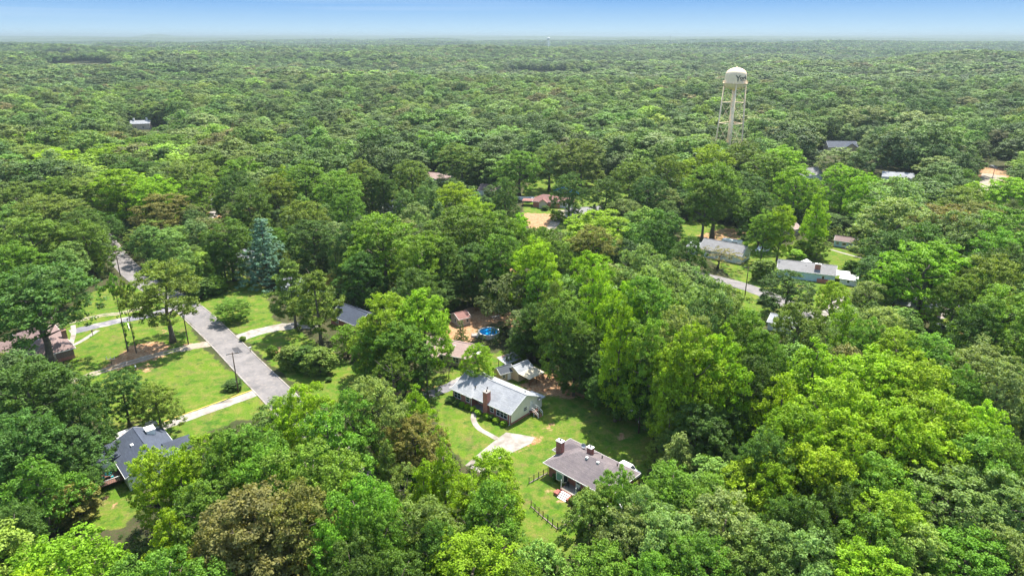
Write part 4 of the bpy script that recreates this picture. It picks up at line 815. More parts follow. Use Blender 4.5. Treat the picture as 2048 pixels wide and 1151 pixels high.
# ---------------------------------------------------------------- vehicles
def vehicle(name, u, v, ang, label, cat, prof, glass, W=1.8, wheels=(.85, 3.6), wr=.33, mat='car_white'):
    e = empty(name, P(u, v), R(ang)); tag(e, label, cat)
    b = MB().prism(prof, -W/2, W/2, 'y').build('body', M[mat], e, bevel=.09)
    for g in glass:
        gw = W/2 + .012; MB().prism(g, -gw, gw, 'y').build('window', M['glass'], e)
    for x in wheels:
        for sgn in (-1, 1):
            y = sgn*(W/2 - .1); pr = lambda r: [(x + r*math.cos(k*math.pi/8), wr + r*math.sin(k*math.pi/8)) for k in range(16)]
            wh = MB().prism(pr(wr), y-.12, y+.12, 'y').build('wheel', M['tyre'], e); MB().prism(pr(wr*.6), y-.13, y+.13, 'y').build('rim', M['metal'], wh)
    xe = max(p[0] for p in prof)
    for sgn in (-1, 1):
        MB().box(-.03, .06, sgn*W*.36-.18, sgn*W*.36+.18, .62, .8).build('headlight', M['lamp'], e); MB().box(xe-.06, xe+.03, sgn*W*.38-.14, sgn*W*.38+.14, .75, .98).build('tail_light', M['tail'], e)
    MB().box(.2, xe-.2, -W*.42, W*.42, .18, .3).build('chassis', M['dark'], e)
    return e
suvp = [(0, .32), (4.6, .32), (4.65, .95), (4.45, 1.05), (4.2, 1.62), (3.9, 1.72), (1.9, 1.72), (1.2, 1.08), (.15, .95)]
suvg = [[(1.42, 1.10), (2.35, 1.10), (2.35, 1.62), (1.95, 1.62)], [(2.45, 1.10), (3.3, 1.10), (3.3, 1.62), (2.45, 1.62)], [(3.4, 1.10), (4.2, 1.10), (4.05, 1.55), (3.85, 1.62), (3.4, 1.62)]]
vehicle('parked_car', 1277, 957, 135, 'white car parked behind the hip roofed house', 'car', suvp, suvg)
MB().add([(1.32,-.78,1.14),(1.32,.78,1.14),(1.86,.7,1.68),(1.86,-.7,1.68)], [(0,1,2,3)]).build('windscreen', M['glass'], bpy.data.objects['parked_car']).location = (-.045, 0, .03)
vanp = [(0, .35), (5.4, .35), (5.42, 2.15), (5.2, 2.3), (1.5, 2.3), (.75, 1.3), (.05, 1.1)]
vang = [[(.95, 1.35), (1.9, 1.35), (1.9, 2.05), (1.5, 2.05)], [(2.2, 1.4), (3.4, 1.4), (3.4, 2.05), (2.2, 2.05)], [(3.6, 1.4), (4.9, 1.4), (4.9, 2.05), (3.6, 2.05)]]
vehicle('parked_van', 1514, 505, 25, 'white van parked at the corner of the white gable house', 'van', vanp, vang, 2.0, (1.1, 4.3))
vehicle('camper_trailer', 1443, 490, -30, 'long white camper trailer parked behind the white gable house', 'camper', [(0, .45), (7.5, .45), (7.6, 2.5), (7.2, 2.8), (.4, 2.8), (0, 2.3)], [[(1, 1.5), (2.2, 1.5), (2.2, 2.2), (1, 2.2)], [(4, 1.5), (6, 1.5), (6, 2.2), (4, 2.2)]], 2.4, (3.6, 4.5))
vehicle('parked_car', 1898, 660, 170, 'pale car parked below the spreading tree at right', 'car', suvp, suvg, mat='metal')
vehicle('parked_car', 1913, 617, 60, 'white car in shade beside the long grey roofed brick house', 'car', suvp, suvg)
vehicle('parked_car', 425, 404, 100, 'white car at the far end of the left driveway', 'car', suvp, suvg)
vehicle('parked_car', 1062, 404, 80, 'pale car under the carport of the red roofed brick house', 'car', suvp, suvg, mat='metal')
vehicle('parked_car', 1992, 338, 100, 'grey car on the pale gravel road at upper right', 'car', suvp, suvg, mat='metal')
HERO_DATA = '''
105 1058 20 210 o B;310 1088 20 190 o G;40 1128 20 130 o B;58 901 16 130 p G;8 1000 14 100 o D;42 714 22 185 o D;142 764 18 95 o D;115 845 14 125 o D;20 815 19 150 o D;148 908 9 75 o D;235 738 13 88 o D;304 765 11 92 o O;292 889 17 110 o B;346 880 18 118 p B;395 868 17 115 o B;450 852 20 130 o G;490 845 20 150 o G;400 955 17 140 o G;330 1010 16 115 p B;500 968 21 230 o T;585 965 21 190 o T;430 1040 17 150 o T;600 757 22 130 o B;645 797 22 170 p G;545 832 17 110 n B;612 870 22 190 o G;530 885 20 150 o G;738 747 20 150 o S;700 775 20 120 o G;830 762 17 110 p B;825 825 14 130 o T;772 878 18 85 i O;886 867 19 115 p B;845 905 18 110 p B;800 913 17 115 n S;715 937 22 160 o G;755 1000 20 120 o G;845 990 18 140 o S;982 897 17 145 o B;985 960 17 140 o G;945 1064 17 230 o B;700 1060 19 140 o D;790 1085 18 130 o D;1040 1122 15 110 o G;1105 1095 11 45 o D;650 1040 18 120 o G;875 1035 17 120 o D;940 935 17 130 n B;1236 922 19 112 o G;1200 962 16 95 o S;1185 976 16 110 o S;1346 927 17 150 o G;1290 965 18 140 o S;1255 1010 17 150 o S;1204 1088 17 170 o G;1335 1005 18 160 o S;1430 944 17 140 o G;1455 985 18 180 o S;1400 1062 18 170 o G;1505 1075 16 150 o O;1310 1100 17 150 o G;1525 905 16 150 o B;1340 820 13 105 c O;1641 663 24 150 p B;1765 691 24 190 o Y;1845 704 24 170 o B;1574 733 22 150 p Y;1690 742 24 170 o Y;1600 800 22 160 o B;1705 812 22 180 o Y;1800 792 22 170 o B;1885 782 22 160 o B;1655 888 20 160 o Y;1765 903 19 150 o G;1868 842 20 170 o B;1965 790 22 140 o B;1965 862 20 150 o G;1620 985 18 130 o D;1575 985 17 100 o D;1795 978 18 150 o B;1918 937 18 200 o S;2022 935 18 150 o S;1755 1020 17 150 o G;1855 1045 16 150 o S;1620 1062 17 170 o S;1550 1040 17 160 o S;1740 1092 16 170 o B;1955 1062 16 170 o G;2032 1045 16 130 o S;2020 860 20 120 o G;1540 850 20 110 o D;1690 960 17 120 o D;1560 920 17 110 o B;1720 880 20 120 p B;1400 640 28 160 o B;1450 655 26 130 o B;1355 700 22 110 o B;1199 517 28 110 p B;1246 580 29 115 p B;1136 573 24.5 120 o G;1110 560 23 80 o O;1166 640 17.5 120 o D;1150 705 10.5 85 o D;1212 690 13.5 110 o D;1330 518 28 140 o S;1300 545 28 150 o G;1414 548 28 140 o S;1462 560 26 130 o S;1365 600 27 140 o S;1310 620 26 130 o G;1500 608 25 130 o G;1452 640 24 120 p B;1535 655 23 120 o G;1520 700 22 120 o D;1285 700 16 110 o D;1312 778 9.5 80 o D;1245 722 13.5 115 o D;1400 800 16 130 o D;1350 795 12 85 o D;1460 800 14 110 o D;1205 765 5 60 o D;1255 545 27 110 o B;1992 500 24 120 o O;2025 560 24 120 o G;1965 600 20 100 o D;1869 474 25 172 o B;1925 540 20 90 o O;1796 348 28 140 o S;1806 390 26 140 o S;1790 455 20 90 o D;1778 500 17 110 o D;1778 532 12 62 o D;1890 400 24 120 o T;1926 415 24 120 o S;1958 395 22 100 o T;1928 368 22 100 o O;2012 410 24 130 o G;1952 357 17 75 p Y;2022 350 20 90 o B;1932 336 15 50 o G;1850 440 22 110 o D;2000 450 22 110 o G;2030 480 22 100 o D;1643 372 25 66 p B;1570 404 22 70 o B;1535 415 20 62 o G;1696 322 25 90 o B;1740 340 25 80 o B;1600 325 26 95 o B;1570 288 26 110 o B;1540 300 27 100 o O;1420 285 28 110 o B;1490 278 28 110 o O;1440 320 31 120 h O;1415 360 24 90 h O;1339 300 26 80 o O;1262 315 25 95 o O;1164 272 27 120 o O;1100 283 25 90 o S;1039 296 24 95 o G;922 281 25 108 o O;1250 392 15 85 o S;1198 415 20 150 o Y;1187 445 21 110 o T;1318 412 24 105 o D;1380 468 21 90 o D;1287 484 24 130 o S;1190 490 24 100 o B;1088 442 25 100 o G;1074 466 27 110 o B;1440 492 8 95 n T;1040 420 22 70 o B;1582 538 14 105 o D;1746 555 14 90 o S;1674 552 17 70 o B;1701 592 20 75 p B;1606 590 22 125 o O;1662 640 18 95 n S;1780 608 20 115 o S;1812 652 20 120 o B;1870 662 20 130 o G;1968 684 20 150 o S;2015 702 22 130 o S;1925 720 20 120 o G;1740 625 20 90 o G;1640 470 9 50 o G;762 419 27 160 o G;842 455 25 120 o G;925 406 25 150 o O;990 412 25 120 o G;950 388 23 100 o B;910 360 22 95 o Y;1000 452 25 110 o G;945 482 19.5 115 o D;1005 505 16.5 70 o D;955 535 12 80 o D;985 560 8 80 o D;885 540 12.7 90 o D;830 530 20 110 o D;1078 525 21 90 o G;667 476 17 62 c S;607 391 22 100 o O;622 430 20 110 o D;672 332 25 110 o G;605 318 26 110 o G;562 328 23 75 p B;545 345 23 90 o O;690 372 23 90 o G;717 316 23 80 o O;822 311 24 88 o O;797 374 15 40 n S;765 345 20 60 o D;740 332 22 80 o D;700 440 22 100 o D;880 460 23 100 o D;720 500 18 100 o D;1085 612 14 80 o D;1070 600 16 90 o D;520 430 22.5 132 s E;563 494 12 40 o O;548 452 15 60 o G;575 514 21 112 i O;626 536 21 128 i O;690 648 9 62 o G;461 598 6.5 70 o G;760 580 22 140 o B;845 568 23 140 o B;800 640 18 130 o G;850 680 14 85 c D;780 690 16 85 n O;956 682 12 78 o B;1036 662 8.5 60 o D;921 640 8 52 c D;896 702 7 34 n G;740 650 15 90 o G;315 516 23 140 h O;221 538 22 52 d G;240 548 21 36 d O;52 520 27 195 h D;160 434 20 92 o G;50 425 23 120 o O;110 462 15 90 o O;15 480 20 100 o G;238 334 24 130 o B;300 345 24 110 o B;369 308 26 110 o O;310 384 19 125 o T;300 435 13 110 n O;355 450 12 100 o O;380 490 10 80 o O;468 339 24 95 o D;450 430 22 110 o D;492 362 24 100 o D;440 480 14 70 o D;60 285 22 110 o S;105 292 22 100 o Y;140 318 24 100 o S;168 342 22 90 o S;45 333 20 85 o G;105 346 22 80 o G;20 360 22 100 o O;90 385 22 130 o O;155 410 20 90 o D;195 420 15 75 o D;30 266 20 70 o Y;100 258 20 80 o Y;180 258 22 110 o O;208 285 22 100 o B;290 270 22 100 o G;332 262 24 130 o O;262 312 22 110 o D;420 300 22 110 o O;480 310 22 100 o G;395 345 22 90 o G;540 290 22 80 o S;640 290 22 90 o D;690 285 20 60 o G;745 250 22 70 o T;775 270 20 45 o L;870 265 22 90 o D;830 262 22 70 o B;775 310 20 60 o D;1300 345 22 80 o D;1215 350 22 85 o D;1140 340 22 80 o D;1010 350 22 60 o D;1490 340 24 110 o D;1380 380 12.5 80 o D;1440 392 10 80 o D;1530 380 22 80 o D;1660 425 8 80 o D;1690 430 8 80 o D;1480 400 9 80 o D;1510 395 10 80 o D;1600 415 8.5 70 o D;1625 405 10 60 o D;1540 420 8.5 70 o D;'''
# ---------------------------------------------------------------- tree meshes (reference size: 20 m tall, 12 m wide)
def unit(n, r):
    v = r.normal(size=(n, 3)); return v / np.linalg.norm(v, axis=1, keepdims=True)
def leaves_mesh(name, centers, normals, sizes, var, mat, r, aspect=0.62, core=None):
    n = len(centers)
    t = np.cross(normals, unit(n, r)); t /= np.linalg.norm(t, axis=1, keepdims=True) + 1e-9; b = np.cross(normals, t)
    s = sizes[:, None]
    bend = normals * s * 0.25
    V = np.stack([centers - t*s, centers - b*s*aspect + bend, centers + t*s, centers + b*s*aspect + bend], 1).reshape(-1, 3)
    Q = np.arange(4*n).reshape(n, 4)
    col = np.zeros((n, 4)); col[:, 0] = var[:, 0]; col[:, 1] = var[:, 1]; col[:, 3] = 1
    me = np_mesh(name, V, Q, mat, [('leafvar', 'FLOAT_COLOR', 'FACE', col)]); return me
def clumpy(seed, lobes, lobe_r, n_sub, sub_r, n_leaf, leaf, flat=0.8, drop=0.12, rough=0.55, mat=None, aspect=0.62, name='crown', yellow=0.3):
    """lobes: (k,3) centres, lobe_r (k,) radii -> twigs on the lobes -> leaves on the twigs"""
    r = np.random.default_rng(seed); Cs, Ns, Ss, Vs = [], [], [], []
    cen = lobes.mean(0); cen[2] = lobes[:, 2].min()*0.5 + cen[2]*0.5
    for c, lr in zip(lobes, lobe_r):
        m = max(3, int(n_sub * (lr/1.9)**2)); u = unit(m*3, r); out = (c - cen); out = out/(np.linalg.norm(out)+1e-6)
        sc_ = u @ out*0.75 + u[:, 2]*0.6 + r.normal(size=len(u))*0.35; u = u[np.argsort(-sc_)[:m]]
        lv = r.random(); sub = c + u*lr*r.uniform(0.72, 1.12, (m, 1))*np.array([1, 1, flat])
        for p, un in zip(sub, u):
            if r.random() < drop: continue
            k = max(3, int(n_leaf*r.uniform(0.6, 1.3))); v = unit(k, r); v[:, 2] = v[:, 2]*0.75 + 0.18
            sr = sub_r*r.uniform(0.7, 1.3)
            q = p + v*sr*r.uniform(0.35, 1.0, (k, 1))
            nn = v*0.55 + un*0.35 + np.array([0, 0, 0.3]) + r.normal(size=(k, 3))*rough; nn /= np.linalg.norm(nn, axis=1, keepdims=True)
            cv = np.clip(0.5 + 0.42*(lv-0.5) + r.normal()*0.2 + r.normal(size=k)*0.12, 0, 1)
            yv = np.clip(r.normal(yellow, 0.3) + r.normal(size=k)*0.1, 0, 1)
            Cs.append(q); Ns.append(nn); Ss.append(leaf*r.uniform(0.6, 1.35, k)); Vs.append(np.stack([cv, yv], 1))
    return leaves_mesh(name, np.concatenate(Cs), np.concatenate(Ns), np.concatenate(Ss), np.concatenate(Vs), mat, r, aspect)
def envelope(kind, t):
    if kind == 'oak': return np.sqrt(np.clip(1 - ((t-0.42)/0.60)**2, 0, 1))*1.0
    if kind == 'poplar': return np.clip(np.minimum(0.55 + t*1.7, 1.12*(1-t)**0.62*1.08), 0.1, 1)
    if kind == 'cone': return np.clip((1-t)*0.95 + 0.08, 0, 1)
    if kind == 'round': return np.sqrt(np.clip(1 - ((t-0.5)/0.54)**2, 0, 1))
def lobes_for(kind, seed, n, z0, z1, R_, lr=(1.3, 2.3), inner=0.25, wob=0.18, mindist=1.15):
    r = np.random.default_rng(seed); L, Rr = [], []
    ph = r.uniform(0, 6.28, 4); tries = 0
    while len(L) < n and tries < 6000:
        tries += 1
        t = r.random()**0.8; a = r.uniform(0, 6.283); e = float(envelope(kind, np.array(t)))*R_
        e *= 1 + wob*math.sin(2*a+ph[0]+3*t) + wob*0.7*math.sin(3*a+ph[1]-4*t)
        rr = max(0, e - 1.0)*(r.uniform(0.1, 0.8) if r.random() < inner else r.uniform(0.82, 1.0)); z = z0 + t*(z1-z0-1.2)
        c = np.array([rr*math.cos(a), rr*math.sin(a), z]); q = r.uniform(*lr)
        if all(np.linalg.norm((c-p)*[1, 1, 1.15]) > mindist*0.5*(q+s) for p, s in zip(L, Rr)): L.append(c); Rr.append(q)
    return np.array(L), np.array(Rr)
def trunk_mesh(seed, H, r0, top, limbs, lr, spread, zmin, lean=0.4, fork=False):
    rr = random.Random(seed); mb = MB(); pts = [Vector((0, 0, -.4))]; n = 6
    for i in range(1, n+1): pts.append(Vector((rr.uniform(-1, 1)*lean*i/n, rr.uniform(-1, 1)*lean*i/n, top*H*i/n)))
    rad = [r0*1.5] + [r0*(1-0.75*i/n) for i in range(1, n+1)]; mb.tube(pts, rad, 9)
    for k in range(limbs):
        t = zmin + (0.92-zmin)*rr.random(); i = min(n-1, int(t*n)); p = pts[i].lerp(pts[i+1], t*n-i); a = rr.uniform(0, 6.28); l = spread*rr.uniform(.6, 1.1)
        q = p + Vector((math.cos(a)*l*.5, math.sin(a)*l*.5, l*.35)); e = p + Vector((math.cos(a)*l, math.sin(a)*l, l*rr.uniform(.5, .9)))
        mb.tube([p, q, e], [lr, lr*.65, lr*.22], 6)
    return mb
def mesh_of(mb, name, mat):
    me = bpy.data.meshes.new(name); me.from_pydata(mb.v, [], mb.f); me.materials.append(mat); me.shade_smooth(); return me
LIB = {}
for i in range(6):
    L, r_ = lobes_for('oak', 100+i, 62, 3.4, 19.6, 6.0, (1.15, 2.15), 0.25)
    LIB['oak', i] = (clumpy(200+i, L, r_, 16, 0.62, 44, 0.165, mat=M['leaf']), mesh_of(trunk_mesh(i, 20, .42, .72, 9, .17, 4.2, .28), 'trunk', M['bark']))
for i in range(3):
    L, r_ = lobes_for('oak', 160+i, 56, 6.8, 19.6, 6.0, (1.15, 2.1), 0.25)
    LIB['high', i] = (clumpy(260+i, L, r_, 16, 0.62, 44, 0.165, mat=M['leaf']), mesh_of(trunk_mesh(30+i, 20, .46, .72, 9, .17, 4.2, .36), 'trunk', M['bark']))
for i in range(5):
    L, r_ = lobes_for('poplar', 300+i, 64, 3.0, 19.8, 5.8, (1.0, 1.9), 0.2, 0.2)
    LIB['poplar', i] = (clumpy(400+i, L, r_, 14, 0.68, 38, 0.185, flat=1.15, drop=0.1, rough=0.7, mat=M['leaf'], yellow=0.45), mesh_of(trunk_mesh(40+i, 20, .38, .85, 8, .13, 3.0, .2), 'trunk', M['bark']))
for i in range(3):
    L, r_ = lobes_for('oak', 500+i, 40, 5.0, 19.4, 6.0, (0.9, 1.7), 0.3, 0.25, 1.3)
    LIB['open', i] = (clumpy(600+i, L, r_, 13, 0.6, 30, 0.16, drop=0.25, rough=0.8, mat=M['leaf']), mesh_of(trunk_mesh(80+i, 20, .34, .8, 14, .15, 4.8, .25, 1.0), 'trunk', M['bark']))
for i in range(2):
    r = np.random.default_rng(700+i); L, q = [], []
    for k in range(66):
        t = k/65; z = 5.2 + t*13.6; e = (4.9 + 1.0*math.sin(k*1.3))*(1-t**2.6)*(0.7+0.35*r.random()) + 0.8; a = k*2.4 + r.uniform(-.5, .5); rr = e*r.uniform(.35, .95)
        L.append((rr*math.cos(a), rr*math.sin(a), z - rr*0.12 + r.normal()*.3)); q.append(r.uniform(.8, 1.45))
    LIB['pine', i] = (clumpy(720+i, np.array(L), np.array(q), 21, 0.6, 42, 0.25, flat=0.5, drop=0.1, rough=0.9, mat=M['needle'], aspect=0.3, yellow=0.2), mesh_of(trunk_mesh(60+i, 20, .33, .95, 22, .075, 3.4, .22, .3), 'trunk', M['bark']))
for i in range(2):
    L, r_ = lobes_for('cone', 800+i, 60, 1.2, 19.6, 5.6, (0.9, 1.6), 0.25, 0.12, 1.05)
    LIB['cedar', i] = (clumpy(820+i, L, r_, 17, 0.5, 36, 0.2, flat=1.25, drop=0.12, rough=0.85, mat=M['needle'], aspect=0.3, yellow=0.35), mesh_of(trunk_mesh(70+i, 20, .3, .95, 10, .06, 2.2, .1, .2), 'trunk', M['bark']))
r = np.random.default_rng(900); L, q = [], []
for k in range(16):                                  # drooping shelves of the blue spruce
    t = k/15; z = 1.4 + t*17.6; e = (1-t)*5.4 + .5; m = max(3, int(e*2.9))
    for j in range(m):
        a = 6.283*j/m + k*.7 + r.uniform(-.15, .15); rr = e*r.uniform(.78, 1.05); L.append((rr*math.cos(a), rr*math.sin(a), z - rr*.10)); q.append(r.uniform(.85, 1.15)); L.append((rr*.5*math.cos(a), rr*.5*math.sin(a), z)); q.append(.9)
LIB['spruce', 0] = (clumpy(901, np.array(L), np.array(q), 14, 0.42, 15, 0.27, flat=0.26, drop=.05, rough=.45, mat=M['needle'], aspect=.32, yellow=.05), mesh_of(trunk_mesh(90, 20, .35, .97, 0, .05, 2, .1, .1), 'trunk', M['bark']))
for i in range(2):
    L, r_ = lobes_for('round', 950+i, 46, .6, 19.6, 6.0, (1.6, 2.6), 0.25, 0.08, 1.0)
    LIB['bush', i] = (clumpy(960+i, L, r_, 14, 0.85, 16, 0.42, mat=M['leaf']), mesh_of(trunk_mesh(95+i, 20, .5, .5, 8, .3, 4, .1, .6), 'trunk', M['bark']))
L, r_ = lobes_for('oak', 990, 15, 13.5, 19.6, 5.6, (1.2, 1.9), 0.3, .2, 1.2)
L = np.concatenate([L, np.array([(1.4, 0, 9.5), (-2.0, .5, 8.5), (.9, -1.2, 7.0), (.3, .6, 4.0), (.2, .4, 2.2), (.3, .3, 5.5)])]); r_ = np.concatenate([r_, [.9, .8, .6, .45, .4, .45]])
LIB['spindle', 0] = (clumpy(991, L, r_, 12, .6, 17, .3, drop=.25, rough=.8, mat=M['leaf']), mesh_of(trunk_mesh(99, 20, .3, .92, 8, .08, 2.6, .55, .4), 'trunk', M['bark']))
NV = {}
for k, i in LIB: NV[k] = max(NV.get(k, 0), i+1)
PAL = {'B': (.205, .350, .014), 'Y': (.220, .350, .012), 'G': (.128, .245, .024), 'D': (.080, .155, .026), 'O': (.140, .212, .032), 'T': (.180, .188, .050), 'S': (.182, .270, .068), 'E': (.150, .275, .200), 'L': (.36, .30, .06)}
CNAME = {'B': 'bright green', 'Y': 'yellow green', 'G': 'mid green', 'D': 'dark green', 'O': 'olive green', 'T': 'tan brown', 'S': 'silvery green', 'E': 'blue green', 'L': 'golden yellow'}
ONAME = {'high': 'broadleaf_tree', 'oak': 'broadleaf_tree', 'poplar': 'broadleaf_tree', 'open': 'broadleaf_tree', 'pine': 'pine_tree', 'cedar': 'cedar_tree', 'spruce': 'spruce_tree', 'bush': 'shrub', 'spindle': 'broadleaf_tree'}
SHAPE = {'high': 'spreading tree', 'oak': 'round tree', 'poplar': 'upright tree', 'open': 'open tree', 'pine': 'pine', 'cedar': 'conical cedar', 'spruce': 'layered spruce', 'bush': 'shrub', 'spindle': 'bare trunked tree'}
GROUP = {'broadleaf_tree': 'broadleaf trees of the wooded suburb', 'pine_tree': 'pines near the road', 'cedar_tree': 'conical cedars', 'shrub': 'garden shrubs', 'spruce_tree': None}
trees = []       # (object, u, v, colour letter, kind, height)
tr_rng = random.Random(42); cnt = {}
def plant(x, y, hgt, wid, kind, col, uv, label=None, z=0):
    cnt[kind] = cnt.get(kind, 0) + 1; i = (cnt[kind]*7 + tr_rng.randrange(3)) % NV[kind]
    cm_, tm = LIB[kind, i]; nm = ONAME[kind]
    e = empty(nm, (x, y, z), tr_rng.uniform(0, 6.28) if kind != 'spindle' else 0)
    e.scale = (wid/13.6*tr_rng.uniform(.94, 1.06), wid/13.6*tr_rng.uniform(.94, 1.06), hgt/20.6)
    c = bpy.data.objects.new('crown', cm_); C.objects.link(c); c.parent = e
    j = lambda s: 1 + tr_rng.uniform(-s, s); k = j(.16); p = PAL[col]; c.color = (p[0]*k*j(.12), p[1]*k*j(.05), p[2]*k*j(.2), 1)
    t = bpy.data.objects.new('trunk', tm); C.objects.link(t); t.parent = e
    if GROUP[nm]: e['group'] = GROUP[nm]
    e['category'] = {'shrub': 'shrub', 'pine_tree': 'pine tree', 'cedar_tree': 'cedar tree', 'spruce_tree': 'spruce tree'}.get(nm, 'tree')
    if label: e['label'] = label
    trees.append((e, uv[0], uv[1], col, kind, hgt, wid)); return e
def hero(u, v, hgt, wpx, kind, col, label=None):
    p = P(u, v, hgt); d = math.sqrt(p.x**2 + p.y**2 + (HCAM-hgt*.6)**2)
    return plant(p.x, p.y, hgt, wpx*d/F_PX, kind, col, (u, v), label)
HERO = HERO_DATA
for ln in HERO.split(';'):
    q = ln.split()
    if q: hero(float(q[0]), float(q[1]), float(q[2]), float(q[3]), {'o': 'oak', 'p': 'poplar', 'n': 'open', 'i': 'pine', 'c': 'cedar', 's': 'spruce', 'b': 'bush', 'd': 'spindle', 'h': 'high'}[q[4]], q[5])
# shrubs placed by their foot
for lx, ly, hgt, wid, col, lab in [(.4, -1.6, 1.4, 2.2, 'D', 'dark shrub at the left corner of the grey roofed brick house'), (2.4, -1.5, 1.3, 1.8, 'D', 'dark rounded shrub second from the left in front of the brick house'),
   (3.7, -1.4, 1.2, 1.5, 'B', 'bright clipped shrub left of the white downspout'), (5.3, -1.3, 1.2, 1.5, 'B', 'bright clipped shrub just by the white downspout'), (6.9, -1.1, 1.2, 1.5, 'B', 'bright clipped shrub where the curved footpath starts'),
   (8.6, -1.5, 1.2, 1.55, 'B', 'bright clipped shrub just left of the brick chimney'), (10.9, -1.4, 1.2, 1.55, 'B', 'bright clipped shrub just right of the brick chimney'), (12.0, -1.1, 1.2, 1.7, 'D', 'dark low shrub between bright shrubs right of the brick chimney'), (13.6, -1.3, 1.2, 1.55, 'B', 'bright clipped shrub below the wide front windows'), (15.6, -1.2, 1.2, 1.55, 'B', 'bright clipped shrub at the right front corner of the brick house')]:
    p = local(H1, lx, ly); q_ = (1024 + p.x/(p.y*math.cos(PITCH) + HCAM*math.sin(PITCH))*F_PX, 820); plant(p.x, p.y, hgt, wid, 'bush', col, q_, lab)
for u, v, hgt, wid, col, lab in [
   (1113, 958, 1.3, 1.8, 'D', 'dark shrub below the bay window of the hip roofed house'), (1124, 968, 1.1, 1.3, 'O', 'olive shrub beside the porch of the hip roofed house'),
   (468, 776, 2.0, 4.6, 'D', 'low dark shrub at the foot of the wide armed utility pole'), (1115, 441, 4.5, 6.5, 'B', 'bright shrub before the red roofed brick house'), (486, 681, 1.3, 1.8, 'G', 'small green shrub at the mouth of the right hand drive'),
   (1525, 560, 7.5, 9.0, 'O', 'clipped olive tree shaped shrub beside the right road'), (1532, 606, 2.0, 5.0, 'D', 'dark low shrub on the verge of the right road'), (545, 712, 3.0, 3.0, 'G', 'green shrub below the pines on the right lawn'), (585, 735, 6.0, 7.4, 'O', 'wide olive shrub under the two pines'), (640, 745, 6.6, 8.0, 'O', 'large olive shrub right of the pines'), (612, 738, 6.2, 6.5, 'D', 'dark shrub between the olive shrubs under the pines'), (658, 762, 1.0, 1.6, 'D', 'tiny dark shrub on the lawn below the wide bright tree'),
   (1700, 548, 5.0, 5.5, 'G', 'small green tree shaped shrub on the lawn below the blue shed'), (1605, 505, 5, 8, 'B', 'pale bright shrub beside the tan shed'), (1590, 520, 4, 7, 'B', 'bright low shrub behind the blue walled house'),
   (430, 585, 5.5, 8, 'G', 'green shrub bank left of the round lawn shrub'), (402, 595, 6.5, 8.5, 'D', 'dark shrub bank beside the bend in the road'), (425, 560, 7.5, 7.0, 'T', 'cream flowering shrub behind the dark shrub bank'), (383, 560, 10.5, 6.5, 'D', 'dark ivy covered column by the road bend'), (1490, 480, 2, 4, 'D', 'dark shrub behind the white gable house'), (1090, 420, 2.2, 4, 'D', 'dark green shrub against the red roofed brick house'), (665, 585, 6.5, 5, 'L', 'golden yellow shrub right of the tall pines'), (160, 1042, 7, 7.5, 'T', 'small tree with cream sunlit blossom at lower left')]:
    p = P(u, v); plant(p.x, p.y, hgt, wid, 'bush', col, (u, v), lab)
# hedge
e = at_house('hedge', 'low clipped hedge along the front of the hip roofed house', 'hedge', H2, 10.2, -3.1, 0)
rr = np.random.default_rng(5); k = 2600
cc = np.stack([rr.uniform(-2.4, 2.4, k), rr.uniform(-.75, .75, k), rr.uniform(.1, 1.15, k)], 1); ax_ = rr.integers(0, 3, k); sg = rr.choice([-1, 1], k)
cc[ax_ == 2, 2] = rr.uniform(1.0, 1.2, (ax_ == 2).sum()); cc[ax_ == 1, 1] = (sg*.75)[ax_ == 1]; cc[ax_ == 0, 0] = (sg*2.4)[ax_ == 0]
nv = rr.normal(size=(k, 3))*.5; nv[np.arange(k), ax_] += np.where(ax_ == 2, 1, sg); nv /= np.linalg.norm(nv, axis=1, keepdims=True)
o = bpy.data.objects.new('foliage', leaves_mesh('foliage', cc, nv, rr.uniform(.08, .16, k), rr.random((k, 2)), M['leaf'], rr)); C.objects.link(o); o.parent = e; o.color = (*PAL['O'], 1)
MB().box(-2.3, 2.3, -.65, .65, 0, 1.0).build('branches', M['bark'], e)
# ---------------------------------------------------------------- the rest of the wood: single trees as far as their number allows, then the mass
N_LIMIT = 298
broad = [t for t in trees if ONAME[t[4]] == 'broadleaf_tree']
house_xy = [(o.location.x, o.location.y) for o in C.objects if o.type == 'EMPTY' and o.parent is None and o.get('category') in ('house', 'garage', 'warehouse', 'shed')]
HB = []
for o in list(C.objects):
    if o.type == 'EMPTY' and o.parent is None and o.get('category') in ('house', 'garage', 'warehouse', 'shed', 'shelter'):
        xs, ys = [], []; M4 = o.matrix_basis
        for ch in o.children:
            if ch.type == 'MESH':
                for c in ch.bound_box: q = M4 @ Vector(c); xs.append(q.x); ys.append(q.y)
        HB.append((min(xs), max(xs), min(ys), max(ys)))
pts = np.array([(t[0].location.x, t[0].location.y, t[6]*.5) for t in trees])
wt_xy = (top.x, top.y)
def road_d(x, y):
    d = np.full(x.shape, 999.0)
    for ln in (main, [P(*q) for q in ((1380,545),(1450,562),(1490,573),(1550,596),(1640,640))], [P(*q) for q in ((1930,400),(1968,375),(1988,352),(2000,320))], [P(*q) for q in ((385,440),(430,425),(430,395))]):
        for a, b in zip(ln[:-1], ln[1:]):
            ex, ey = b.x-a.x, b.y-a.y; t = np.clip(((x-a.x)*ex+(y-a.y)*ey)/(ex*ex+ey*ey), 0, 1); d = np.minimum(d, np.hypot(x-a.x-ex*t, y-a.y-ey*t))
    return d
def in_house(x, y, m):
    k = np.zeros(x.shape, bool)
    for a, b, c, d in HB: k |= (x > a-m) & (x < b+m) & (y > c-m) & (y < d+m)
    return k
